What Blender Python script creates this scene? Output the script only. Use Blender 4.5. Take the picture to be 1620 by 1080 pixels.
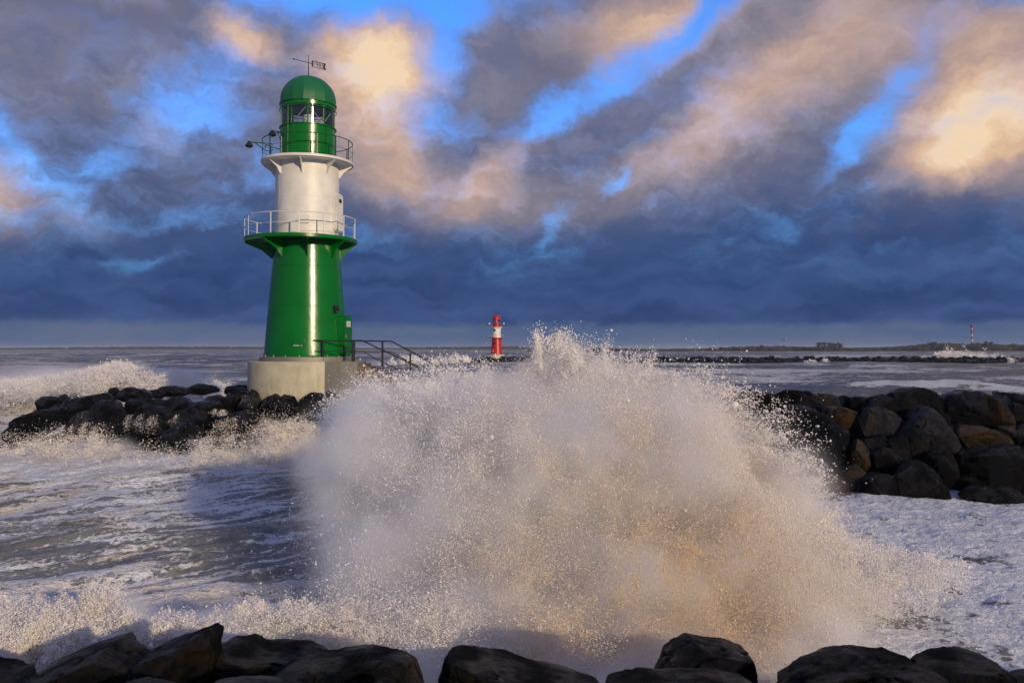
import bpy, bmesh, math, random
import numpy as np
from mathutils import Vector, Matrix, Euler

for o in list(bpy.data.objects):
    bpy.data.objects.remove(o)
SC = bpy.context.scene
COL = SC.collection
random.seed(7)
RNG = np.random.default_rng(11)

# ------------------------------------------------------------------ camera
FPX, EYE, PITCH = 1350.0, 5.2, 2.0
cam_d = bpy.data.cameras.new("camera")
cam = bpy.data.objects.new("camera", cam_d)
COL.objects.link(cam)
cam.location = (0, 0, EYE)
cam.rotation_euler = (math.radians(90 + PITCH), 0, 0)
cam_d.sensor_width = 36
cam_d.lens = FPX / 1620 * 36
HOFF = FPX * math.tan(math.radians(PITCH))
cam_d.shift_y = -(HOFF - 11.0) / 1620
cam_d.clip_end = 60000
SC.camera = cam

# ------------------------------------------------------------------ light
SUN_AZ, SUN_EL = 147.0, 14.0      # compass style, from +y clockwise; 140 = behind the camera to the right
sun_d = bpy.data.lights.new("sun", 'SUN')
sun_d.energy = 2.3
sun_d.angle = math.radians(0.9)
sun_d.color = (1.0, 0.79, 0.52)
sun = bpy.data.objects.new("sun", sun_d)
COL.objects.link(sun)
sa, se = math.radians(SUN_AZ), math.radians(SUN_EL)
sdir = Vector((math.sin(sa) * math.cos(se), math.cos(sa) * math.cos(se), math.sin(se)))
sun.rotation_euler = sdir.to_track_quat('Z', 'Y').to_euler()

SC.render.engine = 'CYCLES'
SC.view_settings.view_transform = 'Standard'
SC.view_settings.look = 'None'
SC.view_settings.gamma = 1.0
SC.view_settings.exposure = 0.35
SC.view_settings.use_curve_mapping = False
cy = SC.cycles
cy.max_bounces = 8
cy.diffuse_bounces = 5
cy.glossy_bounces = 3
cy.transmission_bounces = 4
cy.volume_bounces = 6
cy.transparent_max_bounces = 8
cy.use_denoising = True
cy.use_adaptive_sampling = True
cy.adaptive_threshold = 0.02
cy.caustics_reflective = False
cy.caustics_refractive = False


# ------------------------------------------------------------------ node helper
class NT:
    """Small helper for wiring node trees by value."""
    def __init__(s, tree):
        s.t = tree
        s.n = tree.nodes
        s.l = tree.links

    def put(s, sock, v):
        if isinstance(v, bpy.types.NodeSocket):
            s.l.new(v, sock)
        elif v is not None:
            try:
                sock.default_value = v
            except Exception:
                if isinstance(v, (int, float)):
                    sock.default_value = (v, v, v)
                else:
                    sock.default_value = tuple(v) + (1.0,)

    def math(s, op, a, b=None, c=None, clamp=False):
        n = s.n.new('ShaderNodeMath')
        n.operation = op
        n.use_clamp = clamp
        for i, v in enumerate((a, b, c)):
            if v is not None:
                s.put(n.inputs[i], v)
        return n.outputs[0]

    def vmath(s, op, a, b=None, scale=None):
        n = s.n.new('ShaderNodeVectorMath')
        n.operation = op
        s.put(n.inputs[0], a)
        if b is not None:
            s.put(n.inputs[1], b)
        if scale is not None:
            s.put(n.inputs['Scale'], scale)
        return n.outputs['Value'] if op in ('LENGTH', 'DOT_PRODUCT', 'DISTANCE') else n.outputs[0]

    def mapr(s, v, a, b, c=0.0, d=1.0, smooth=True):
        n = s.n.new('ShaderNodeMapRange')
        n.interpolation_type = 'SMOOTHSTEP' if smooth else 'LINEAR'
        for k, x in zip(('Value', 'From Min', 'From Max', 'To Min', 'To Max'), (v, a, b, c, d)):
            s.put(n.inputs[k], x)
        return n.outputs['Result']

    def noise(s, vec, scale, detail=5, rough=0.55, dist=0.0, lac=2.0, out=0):
        n = s.n.new('ShaderNodeTexNoise')
        s.put(n.inputs['Vector'], vec)
        s.put(n.inputs['Scale'], scale)
        s.put(n.inputs['Detail'], detail)
        s.put(n.inputs['Roughness'], rough)
        s.put(n.inputs['Distortion'], dist)
        s.put(n.inputs['Lacunarity'], lac)
        return n.outputs[out]

    def mix(s, f, a, b, kind='RGBA', blend='MIX'):
        n = s.n.new('ShaderNodeMix')
        n.data_type = kind
        if kind == 'RGBA':
            n.blend_type = blend
            ia, ib, o = 6, 7, 2
        else:
            ia, ib, o = 2, 3, 0
        s.put(n.inputs[0], f)
        for i, v in ((ia, a), (ib, b)):
            if isinstance(v, (tuple, list)) and len(v) == 3:
                v = tuple(v) + (1.0,)
            s.put(n.inputs[i], v)
        return n.outputs[o]

    def comb(s, x, y, z=0.0):
        n = s.n.new('ShaderNodeCombineXYZ')
        for i, v in enumerate((x, y, z)):
            s.put(n.inputs[i], v)
        return n.outputs[0]

    def sep(s, v):
        n = s.n.new('ShaderNodeSeparateXYZ')
        s.put(n.inputs[0], v)
        return n.outputs


def lin(r, g, b):
    f = lambda c: (c / 255 / 12.92) if c / 255 <= 0.04045 else ((c / 255 + 0.055) / 1.055) ** 2.4
    return (f(r), f(g), f(b), 1.0)


# ------------------------------------------------------------------ sky
def build_world():
    w = bpy.data.worlds.new("World")
    SC.world = w
    w.use_nodes = True
    t = NT(w.node_tree)
    t.n.clear()
    tc = t.n.new('ShaderNodeTexCoord').outputs['Generated']
    d = t.vmath('NORMALIZE', tc)
    sx, sy, sz = t.sep(d)
    az = t.math('ARCTAN2', sx, sy)
    el = t.math('ARCSINE', sz)
    # sky chart: cx to the east, cy downwards, in units of about 4.2 degrees
    cx = t.math('MULTIPLY_ADD', az, 13.5, 8.1)
    cyy = t.math('MULTIPLY_ADD', el, -13.5, 5.51)
    base = t.comb(cx, cyy, 0.0)
    # cloud texture space stretched along the wind (upper right to lower left)
    wn = t.noise(base, 0.42, 4, 0.55, out=1)
    warp = t.vmath('SCALE', t.vmath('SUBTRACT', wn, (0.5, 0.5, 0.5)), scale=0.95)
    wn2 = t.noise(base, 1.7, 6, 0.62, out=1)
    warp2 = t.vmath('SCALE', t.vmath('SUBTRACT', wn2, (0.5, 0.5, 0.5)), scale=0.7)
    P = t.vmath('ADD', t.vmath('ADD', base, warp), warp2)

    def blobs(lst):
        acc = None
        for (x, y, rx, ry, ang, a) in lst:
            m = t.n.new('ShaderNodeMapping')
            m.vector_type = 'TEXTURE'
            t.put(m.inputs['Vector'], P)
            m.inputs['Location'].default_value = (x / 100, y / 100, 0)
            m.inputs['Rotation'].default_value = (0, 0, math.radians(ang))
            m.inputs['Scale'].default_value = (rx / 100, ry / 100, 1e6)
            g = t.n.new('ShaderNodeTexGradient')
            g.gradient_type = 'SPHERICAL'
            t.l.new(m.outputs[0], g.inputs[0])
            v = t.mapr(g.outputs['Fac'], 0.0, 1.0, 0.0, 1.0)
            acc = t.math('MULTIPLY', v, a) if acc is None else t.math('MULTIPLY_ADD', v, a, acc)
        return acc

    # openings with blue sky
    gap = blobs([
        (560, 5, 420, 105, 0, 1.3), (330, 180, 180, 95, -45, 0.66), (190, 300, 90, 35, -30, .45), (430, 280, 50, 60, 20, .3), (705, 90, 75, 110, 15, 0.9),
        (1120, 40, 140, 50, -35, 1.1), (970, 140, 190, 48, -28, 1.0), (860, 185, 90, 45, -20, 0.7),
        (1400, 170, 120, 50, -60, 0.75), (1325, 250, 100, 42, -45, 0.8), (1570, 50, 150, 50, -20, 0.75),
        (965, 290, 75, 24, -35, 0.6), (875, 345, 80, 20, -55, 0.4), (0, 270, 70, 60, 60, 0.6),
        (235, 432, 60, 24, -15, 0.55), (110, 300, 150, 40, 50, 0.4), (540, 330, 70, 40, 0, 0.1), (1180, 0, 120, 60, 0, 0.5),
        (700, 200, 90, 40, 0, 0.5), (30, 215, 80, 30, 20, .3)])
    # light on the clouds from the low sun
    warm = blobs([
        (1565, 250, 330, 190, 22, 1.1), (1440, 285, 170, 90, -40, 0.7), (1050, 55, 360, 120, -22, 0.95),
        (1280, 120, 440, 130, -38, 0.8), (1030, 250, 330, 90, -35, 0.5), (595, 125, 185, 125, 0, 1.45),
        (560, 240, 170, 130, 0, 0.6), (390, 92, 75, 60, 0, 0.95), (20, 350, 210, 120, 20, 1.2),
        (740, 315, 220, 100, -10, 0.75), (640, 250, 110, 80, -30, 0.5), (270, 235, 100, 70, -30, 0.5),
        (150, 40, 360, 130, 10, 0.6), (820, 230, 160, 60, -35, 0.4), (1560, 90, 280, 90, -20, 0.45),
        (180, 385, 60, 40, 0, 0.45), (890, 60, 200, 70, -20, .25), (430, 110, 60, 40, 0, .3)])
    dark = blobs([
        (150, 120, 260, 110, -10, 0.75), (1350, 375, 420, 75, -8, 0.8), (860, 130, 170, 90, -30, 0.5),
        (650, 440, 500, 90, 0, 0.4), (200, 250, 140, 70, 30, 0.5), (1010, 200, 160, 60, -30, 0.3), (500, 350, 240, 70, 0, .4)])
    mp = t.n.new('ShaderNodeMapping')
    t.put(mp.inputs['Vector'], P)
    mp.inputs['Rotation'].default_value = (0, 0, math.radians(32))
    mp.inputs['Scale'].default_value = (0.6, 1.4, 1.0)
    PR = mp.outputs[0]
    n1 = t.noise(PR, 0.75, 8, 0.58)
    n2 = t.noise(PR, 2.2, 9, 0.62)
    # overhead and behind: broken cloud with open sky, as in the top of the frame
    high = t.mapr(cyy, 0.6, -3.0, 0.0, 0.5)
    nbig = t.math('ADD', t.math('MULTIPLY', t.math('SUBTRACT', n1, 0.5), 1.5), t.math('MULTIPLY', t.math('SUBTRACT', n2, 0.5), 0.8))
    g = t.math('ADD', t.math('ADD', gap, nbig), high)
    up = t.mapr(cyy, 4.9, 3.4)          # no openings in the low bank
    gm = t.math('MULTIPLY', t.mapr(g, -0.12, 1.25), up)
    wv = t.math('ADD', warm, t.math('MULTIPLY', nbig, 0.42))
    wv = t.math('SUBTRACT', wv, t.math('MULTIPLY', dark, 0.45))
    wv = t.math('MULTIPLY', wv, t.mapr(n2, 0.25, 0.75, 0.9, 1.06))
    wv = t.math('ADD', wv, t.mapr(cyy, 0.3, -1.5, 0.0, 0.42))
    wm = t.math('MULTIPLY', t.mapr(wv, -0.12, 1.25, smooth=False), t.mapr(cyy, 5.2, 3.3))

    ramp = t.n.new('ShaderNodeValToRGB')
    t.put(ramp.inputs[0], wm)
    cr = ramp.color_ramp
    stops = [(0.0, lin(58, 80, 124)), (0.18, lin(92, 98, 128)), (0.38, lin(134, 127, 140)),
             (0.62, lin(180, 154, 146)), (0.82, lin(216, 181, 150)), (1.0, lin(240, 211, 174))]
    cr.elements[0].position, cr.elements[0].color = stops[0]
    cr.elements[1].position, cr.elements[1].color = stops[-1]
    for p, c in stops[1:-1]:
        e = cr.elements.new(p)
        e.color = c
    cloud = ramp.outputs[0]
    lift = t.math('MULTIPLY', t.mapr(wm, 0.35, 0.0), t.mapr(cyy, 4.0, 1.2))
    cloud = t.mix(t.math('MULTIPLY', lift, 0.85), cloud, t.mix(t.mapr(n2, 0.3, 0.7), lin(108, 112, 140), lin(148, 142, 156)))
    # thick undersides, mauve grey
    dk = t.math('MULTIPLY', t.math('MULTIPLY', dark, t.mapr(n2, 0.35, 0.62)), 0.6, clamp=True)
    cloud = t.mix(dk, cloud, lin(80, 80, 106))
    # the low bank: deep blue with faint bands
    nb = t.noise(t.vmath('MULTIPLY', P, (0.5, 2.2, 1.0)), 1.0, 6, 0.55)
    bank = t.mix(t.mapr(nb, 0.3, 0.7), lin(38, 62, 108), lin(60, 84, 132))
    bf = t.mapr(t.math('ADD', cyy, t.math('MULTIPLY', t.math('SUBTRACT', n1, 0.5), 1.8)), 3.1, 4.5)
    cloud = t.mix(t.math('MULTIPLY', bf, 0.92), cloud, bank)
    # pale strip above the horizon
    hz = t.mapr(t.math('ADD', cyy, t.math('MULTIPLY', t.math('SUBTRACT', n2, 0.5), 0.25)), 5.06, 5.22)
    cloud = t.mix(t.math('MULTIPLY', hz, 0.8), cloud, t.mix(t.mapr(nb, .3, .7), lin(78, 98, 134), lin(94, 106, 132)))
    # blue between the clouds
    sky = t.n.new('ShaderNodeTexSky')
    sky.sky_type = 'NISHITA'
    sky.sun_disc = False
    sky.sun_elevation = math.radians(SUN_EL)
    sky.sun_rotation = math.radians(SUN_AZ)
    sky.ozone_density = 3.0
    sky.dust_density = 0.4
    blue = t.mix(1.0, sky.outputs[0], (0.52, 1.06, 1.9), blend='MULTIPLY')
    bg1 = t.n.new('ShaderNodeBackground')
    t.put(bg1.inputs[0], blue)
    bg1.inputs[1].default_value = 0.12
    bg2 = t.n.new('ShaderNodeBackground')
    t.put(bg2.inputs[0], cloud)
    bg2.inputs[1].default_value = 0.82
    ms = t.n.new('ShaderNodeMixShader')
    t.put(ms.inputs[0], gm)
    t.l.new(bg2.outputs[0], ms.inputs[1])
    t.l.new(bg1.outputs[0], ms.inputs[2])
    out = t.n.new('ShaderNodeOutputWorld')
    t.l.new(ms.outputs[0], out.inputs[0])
    w.cycles.sampling_method = 'MANUAL'
    w.cycles.sample_map_resolution = 512


build_world()


# ------------------------------------------------------------------ placing
_cp, _sp = math.cos(math.radians(PITCH)), math.sin(math.radians(PITCH))


def at(px, py, Y):
    """World point at distance Y in front of the camera seen at (px, py) of the 1620 x 1080 frame."""
    u = (px - 810) / FPX
    v = (540 - py + HOFF - 11.0) / FPX * 1.0
    v = (540 - py - HOFF + 11.0) / FPX
    dy, dz = _cp - v * _sp, _sp + v * _cp
    k = Y / dy
    return Vector((u * k, Y, EYE + dz * k))


def proj(x, y, z):
    """Inverse of at() for numpy arrays."""
    zz = z - EYE
    f = y * _cp + zz * _sp
    u = x / f
    v = (-y * _sp + zz * _cp) / f
    return 810 + u * FPX, 540 - HOFF + 11.0 - v * FPX


# ------------------------------------------------------------------ numpy noise
def _h(ix, iy, iz, seed):
    n = (ix.astype(np.uint32) * np.uint32(374761393) + iy.astype(np.uint32) * np.uint32(668265263)
         + iz.astype(np.uint32) * np.uint32(2147483647 - 59) + np.uint32((seed * 1442695041) & 0xffffffff))
    n = (n ^ (n >> np.uint32(13))) * np.uint32(1274126177)
    n = (n ^ (n >> np.uint32(16))) * np.uint32(2246822519)
    n = n ^ (n >> np.uint32(15))
    return n.astype(np.float32) / np.float32(4294967295.0)


def vnoise(x, y, z, seed=0):
    fx, fy, fz = np.floor(x), np.floor(y), np.floor(z)
    ix, iy, iz = fx.astype(np.int64), fy.astype(np.int64), fz.astype(np.int64)
    tx, ty, tz = x - fx, y - fy, z - fz
    tx = tx * tx * (3 - 2 * tx)
    ty = ty * ty * (3 - 2 * ty)
    tz = tz * tz * (3 - 2 * tz)
    r = 0
    for dx in (0, 1):
        wx = tx if dx else 1 - tx
        for dy in (0, 1):
            wy = ty if dy else 1 - ty
            for dz in (0, 1):
                wz = tz if dz else 1 - tz
                r = r + wx * wy * wz * _h(ix + dx, iy + dy, iz + dz, seed)
    return r


def fbm(x, y, z, octv=4, seed=0, rough=0.5, ridged=False):
    s, a, tot = 0, 1.0, 0.0
    for i in range(octv):
        n = vnoise(x + 17.3 * i, y - 9.1 * i, z + 5.7 * i, seed + i)
        if ridged:
            n = 1 - np.abs(2 * n - 1)
        s = s + a * n
        tot += a
        a *= rough
        x, y, z = x * 2.03, y * 2.03, z * 2.03
    return s / tot


# ------------------------------------------------------------------ object helpers
def tag(o, label=None, cat=None, group=None, kind=None):
    if label:
        o['label'] = label
    if cat:
        o['category'] = cat
    if group:
        o['group'] = group
    if kind:
        o['kind'] = kind
    return o


def empty(name, loc, rz=0.0):
    o = bpy.data.objects.new(name, None)
    o.empty_display_size = 0.2
    COL.objects.link(o)
    o.location = loc
    o.rotation_euler = (0, 0, rz)
    return o


def link_mesh(name, me, mat=None, parent=None, loc=(0, 0, 0), smooth=None):
    o = bpy.data.objects.new(name, me)
    COL.objects.link(o)
    if mat is not None and not me.materials:
        me.materials.append(mat)
    o.parent = parent
    o.location = loc
    if smooth is not None:
        me.shade_smooth() if smooth else me.shade_flat()
    return o


def np_mesh(name, V, F, smooth=True):
    """V (n,3), F (m,k) all faces of k corners."""
    me = bpy.data.meshes.new(name)
    V = np.ascontiguousarray(V, dtype=np.float32)
    F = np.ascontiguousarray(F, dtype=np.int32)
    me.vertices.add(len(V))
    me.vertices.foreach_set('co', V.ravel())
    m, k = F.shape
    me.loops.add(m * k)
    me.loops.foreach_set('vertex_index', F.ravel())
    me.polygons.add(m)
    me.polygons.foreach_set('loop_start', np.arange(0, m * k, k, dtype=np.int32))
    me.update(calc_edges=True)
    me.polygons.foreach_set('use_smooth', np.full(m, smooth))
    me.update()
    return me


class BM:
    """Collects simple shapes and links them as one mesh object."""
    def __init__(s):
        s.b = bmesh.new()

    def box(s, c, size, rot=None, bevel=0.0):
        r = bmesh.ops.create_cube(s.b, size=1.0)
        vs = r['verts']
        bmesh.ops.scale(s.b, vec=size, verts=vs)
        if bevel > 0:
            es = list({e for v in vs for e in v.link_edges})
            rb = bmesh.ops.bevel(s.b, geom=es, offset=bevel, segments=2, affect='EDGES', profile=0.6)
            vs = list({v for f in rb['faces'] for v in f.verts} | {v for v in vs if v.is_valid})
        M = Matrix.Translation(c)
        if rot is not None:
            M = M @ (rot if isinstance(rot, Matrix) else Euler(rot).to_matrix().to_4x4())
        bmesh.ops.transform(s.b, matrix=M, verts=vs)
        return s

    def tube(s, pts, r, n=10, closed=False, caps=True):
        pts = [Vector(p) for p in pts]
        rings = []
        m = len(pts)
        for i, p in enumerate(pts):
            a = pts[(i - 1) % m] if (closed or i > 0) else p
            b = pts[(i + 1) % m] if (closed or i < m - 1) else p
            t = (b - a).normalized()
            ref = Vector((0, 0, 1)) if abs(t.z) < 0.95 else Vector((1, 0, 0))
            u = t.cross(ref).normalized()
            w = u.cross(t)
            rr = r[i] if isinstance(r, (list, tuple)) else r
            rings.append([s.b.verts.new(p + rr * (math.cos(2 * math.pi * k / n) * u + math.sin(2 * math.pi * k / n) * w)) for k in range(n)])
        for i in range(m if closed else m - 1):
            A, B = rings[i], rings[(i + 1) % m]
            for k in range(n):
                s.b.faces.new((A[k], A[(k + 1) % n], B[(k + 1) % n], B[k]))
        if caps and not closed:
            s.b.faces.new(rings[0][::-1])
            s.b.faces.new(rings[-1])
        return s

    def lathe(s, prof, n=64, c=(0, 0, 0), a0=0.0, a1=2 * math.pi):
        """prof: (r, z) from bottom to top."""
        full = abs(a1 - a0 - 2 * math.pi) < 1e-6
        cnt = n if full else n + 1
        rings = []
        for (r, z) in prof:
            rings.append([s.b.verts.new((c[0] + r * math.cos(a0 + (a1 - a0) * k / n), c[1] + r * math.sin(a0 + (a1 - a0) * k / n), c[2] + z)) for k in range(cnt)])
        for i in range(len(prof) - 1):
            A, B = rings[i], rings[i + 1]
            for k in range(n):
                j = (k + 1) % cnt
                s.b.faces.new((A[k], A[j], B[j], B[k]))
        return s

    def prism(s, poly, thick, M):
        """poly in local XZ, extruded along local Y by thick, placed with M."""
        a = [s.b.verts.new(M @ Vector((x, -thick / 2, z))) for x, z in poly]
        b = [s.b.verts.new(M @ Vector((x, thick / 2, z))) for x, z in poly]
        s.b.faces.new(a)
        s.b.faces.new(b[::-1])
        n = len(poly)
        for i in range(n):
            s.b.faces.new((a[(i + 1) % n], a[i], b[i], b[(i + 1) % n]))
        return s

    def build(s, name, mat, parent=None, smooth_angle=35, loc=(0, 0, 0), rz=0.0):
        bmesh.ops.recalc_face_normals(s.b, faces=s.b.faces)
        me = bpy.data.meshes.new(name)
        ang = math.radians(smooth_angle)
        for f in s.b.faces:
            f.smooth = True
        for e in s.b.edges:
            if len(e.link_faces) == 2 and e.calc_face_angle(0) > ang:
                e.smooth = False
        s.b.to_mesh(me)
        s.b.free()
        me.materials.append(mat)
        o = bpy.data.objects.new(name, me)
        COL.objects.link(o)
        o.parent = parent
        o.location = loc
        o.rotation_euler = (0, 0, rz)
        return o


# ------------------------------------------------------------------ materials
def new_mat(name):
    m = bpy.data.materials.new(name)
    m.use_nodes = True
    t = NT(m.node_tree)
    t.n.clear()
    out = t.n.new('ShaderNodeOutputMaterial')
    return m, t, out


def principled(t, out, **kw):
    p = t.n.new('ShaderNodeBsdfPrincipled')
    for k, v in kw.items():
        t.put(p.inputs[k.replace('_', ' ')], v)
    t.l.new(p.outputs[0], out.inputs['Surface'])
    return p


def bump(t, h, strength, dist):
    b = t.n.new('ShaderNodeBump')
    t.put(b.inputs['Height'], h)
    b.inputs['Strength'].default_value = strength
    b.inputs['Distance'].default_value = dist
    return b.outputs[0]


def obco(t):
    return t.n.new('ShaderNodeTexCoord').outputs['Object']


def paint(name, col, rough=0.28, grime=(0.12, 0.09, 0.06), amt=0.25, coat=0.0, wave=0.02, metallic=0.0):
    m, t, out = new_mat(name)
    co = obco(t)
    streak = t.noise(t.vmath('MULTIPLY', co, (5, 5, 0.35)), 1.0, 6, 0.6)
    blotch = t.noise(co, 0.9, 6, 0.6)
    f = t.math('MULTIPLY', t.math('MULTIPLY', t.mapr(streak, 0.48, 0.78), t.mapr(blotch, 0.35, 0.7)), amt, clamp=True)
    var = t.mix(t.mapr(blotch, 0.3, 0.7), tuple(c * 0.86 for c in col), tuple(min(1, c * 1.08) for c in col))
    c = t.mix(f, var, grime)
    r = t.math('ADD', rough, t.math('MULTIPLY', t.noise(co, 3.0, 5, 0.6), 0.16))
    nb = t.noise(t.vmath('MULTIPLY', co, (1, 1, 0.5)), 1.6, 3, 0.5)
    nf = t.noise(co, 40.0, 2, 0.5)
    h = t.math('ADD', nb, t.math('MULTIPLY', nf, 0.02))
    principled(t, out, Base_Color=c, Roughness=r, Normal=bump(t, h, 0.5, wave), Coat_Weight=coat, Coat_Roughness=0.12, Metallic=metallic)
    return m


M = {}
M['green'] = paint('green_paint', (0.001, 0.145, 0.010), 0.15, (0.005, 0.05, 0.010), 0.5)
M['green_dome'] = paint('dome_green_paint', (0.004, 0.13, 0.04), 0.4, (0.02, 0.10, 0.03), 0.5)
M['green_dark'] = paint('green_rail_paint', (0.004, 0.07, 0.02), 0.35)
M['white'] = paint('white_paint', (0.76, 0.74, 0.69), 0.38, (0.45, 0.40, 0.32), 0.22)
M['white_rail'] = paint('white_rail_paint', (0.7, 0.7, 0.68), 0.35)
M['red'] = paint('red_paint', (0.50, 0.012, 0.008), 0.3, (0.12, 0.02, 0.01), 0.5)
M['red_dark'] = paint('red_rail_paint', (0.25, 0.012, 0.01), 0.4)
M['black_iron'] = paint('black_iron', (0.012, 0.014, 0.02), 0.45)
M['steel'] = paint('galvanised_steel', (0.28, 0.26, 0.23), 0.45, (0.2, 0.1, 0.04), 0.7, metallic=0.4)
M['bright'] = paint('pale_plastic', (0.75, 0.77, 0.75), 0.4)
M['dark'] = paint('black_plastic', (0.01, 0.01, 0.012), 0.5)
M['rust'] = paint('rust_stain', (0.16, 0.10, 0.02), 0.5)


def concrete():
    m, t, out = new_mat('painted_concrete')
    co = obco(t)
    a = t.noise(co, 1.1, 8, 0.65)
    b = t.noise(t.vmath('MULTIPLY', co, (3, 3, 0.6)), 1.5, 6, 0.6)
    z = t.sep(co)[2]
    c = t.mix(t.mapr(a, 0.3, 0.7), (0.42, 0.38, 0.27, 1), (0.56, 0.52, 0.38, 1))
    c = t.mix(t.math('MULTIPLY', t.mapr(b, 0.5, 0.75), 0.35), c, (0.22, 0.22, 0.15, 1))
    low = t.mapr(t.math('ADD', z, t.math('MULTIPLY', a, 0.7)), -0.9, -1.7, 0.0, 0.65)
    c = t.mix(low, c, (0.13, 0.13, 0.09, 1))
    h = t.math('ADD', t.noise(co, 14, 6, 0.7), t.math('MULTIPLY', a, 0.6))
    principled(t, out, Base_Color=c, Roughness=0.6, Normal=bump(t, h, 0.35, 0.03))
    return m


M['concrete'] = concrete()


def rock_mat(name, c0, c1, brown, amount, rough=(0.25, 0.6), spec=0.2):
    m, t, out = new_mat(name)
    co = obco(t)
    geo = t.n.new('ShaderNodeNewGeometry')
    oi = t.n.new('ShaderNodeObjectInfo')
    co2 = t.vmath('ADD', co, t.vmath('SCALE', geo.outputs['Position'], scale=1.0))
    rnd = oi.outputs['Random']
    a = t.noise(co2, 0.9, 8, 0.62)
    b = t.noise(co2, 4.5, 9, 0.68)
    s = t.noise(co2, 26.0, 6, 0.7)
    c = t.mix(t.mapr(b, 0.32, 0.68), c0, c1)
    patch = t.math('MULTIPLY', t.mapr(t.math('ADD', a, t.math('MULTIPLY', t.math('SUBTRACT', b, 0.5), 0.6)), 0.47, 0.62), amount)
    c = t.mix(patch, c, brown)
    speck = t.mapr(s, 0.60, 0.72)
    c = t.mix(t.math('MULTIPLY', speck, 0.30), c, t.mix(0.5, c1, brown))
    v = t.math('MULTIPLY_ADD', rnd, 0.5, 0.75)
    c = t.mix(1.0, c, t.comb(v, v, v), blend='MULTIPLY')
    nz = t.sep(geo.outputs['Normal'])[2]
    wet = t.math('MULTIPLY', t.mapr(nz, -0.1, 0.8), t.mapr(a, 0.38, 0.6))
    r = t.mapr(wet, 0.0, 1.0, rough[1], rough[0], smooth=False)
    r = t.math('ADD', r, t.math('MULTIPLY', t.math('SUBTRACT', b, 0.5), 0.25))
    cr = t.noise(co2, 2.2, 9, 0.7, dist=0.6)
    h = t.math('ADD', t.math('MULTIPLY', b, 1.0), t.math('MULTIPLY', s, 0.22))
    h = t.math('ADD', h, t.math('MULTIPLY', t.math('ABSOLUTE', t.math('SUBTRACT', cr, 0.5)), 1.2))
    principled(t, out, Base_Color=c, Roughness=r, Normal=bump(t, h, 1.0, 0.15), Specular_IOR_Level=t.mapr(wet, 0.0, 1.0, spec * 0.4, spec * 2.8, smooth=False))
    return m


M['rock'] = rock_mat('dark_wet_rock', (0.002, 0.003, 0.005, 1), (0.006, 0.007, 0.011, 1), (0.016, 0.010, 0.006, 1), 0.4, (0.14, 0.6), 0.24)
M['rock_brown'] = rock_mat('brown_rock', (0.010, 0.008, 0.006, 1), (0.038, 0.027, 0.019, 1), (0.060, 0.036, 0.017, 1), 0.7, (0.4, 0.75))
M['rock_grey'] = rock_mat('grey_rock', (0.012, 0.013, 0.018, 1), (0.032, 0.032, 0.036, 1), (0.045, 0.032, 0.022, 1), 0.5, (0.35, 0.7))
M['rock_fore'] = rock_mat('near_wet_rock', (0.003, 0.0035, 0.0045, 1), (0.011, 0.011, 0.012, 1), (0.026, 0.016, 0.007, 1), 0.7, (0.35, 0.75), 0.10)


# ------------------------------------------------------------------ rocks
def ico(sub):
    b = bmesh.new()
    bmesh.ops.create_icosphere(b, subdivisions=sub, radius=1.0)
    b.verts.ensure_lookup_table()
    V = np.array([v.co[:] for v in b.verts])
    F = np.array([[v.index for v in f.verts] for f in b.faces])
    b.free()
    return V, F


ICO = {k: ico(k) for k in (2, 3, 4, 5, 6)}


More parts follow.
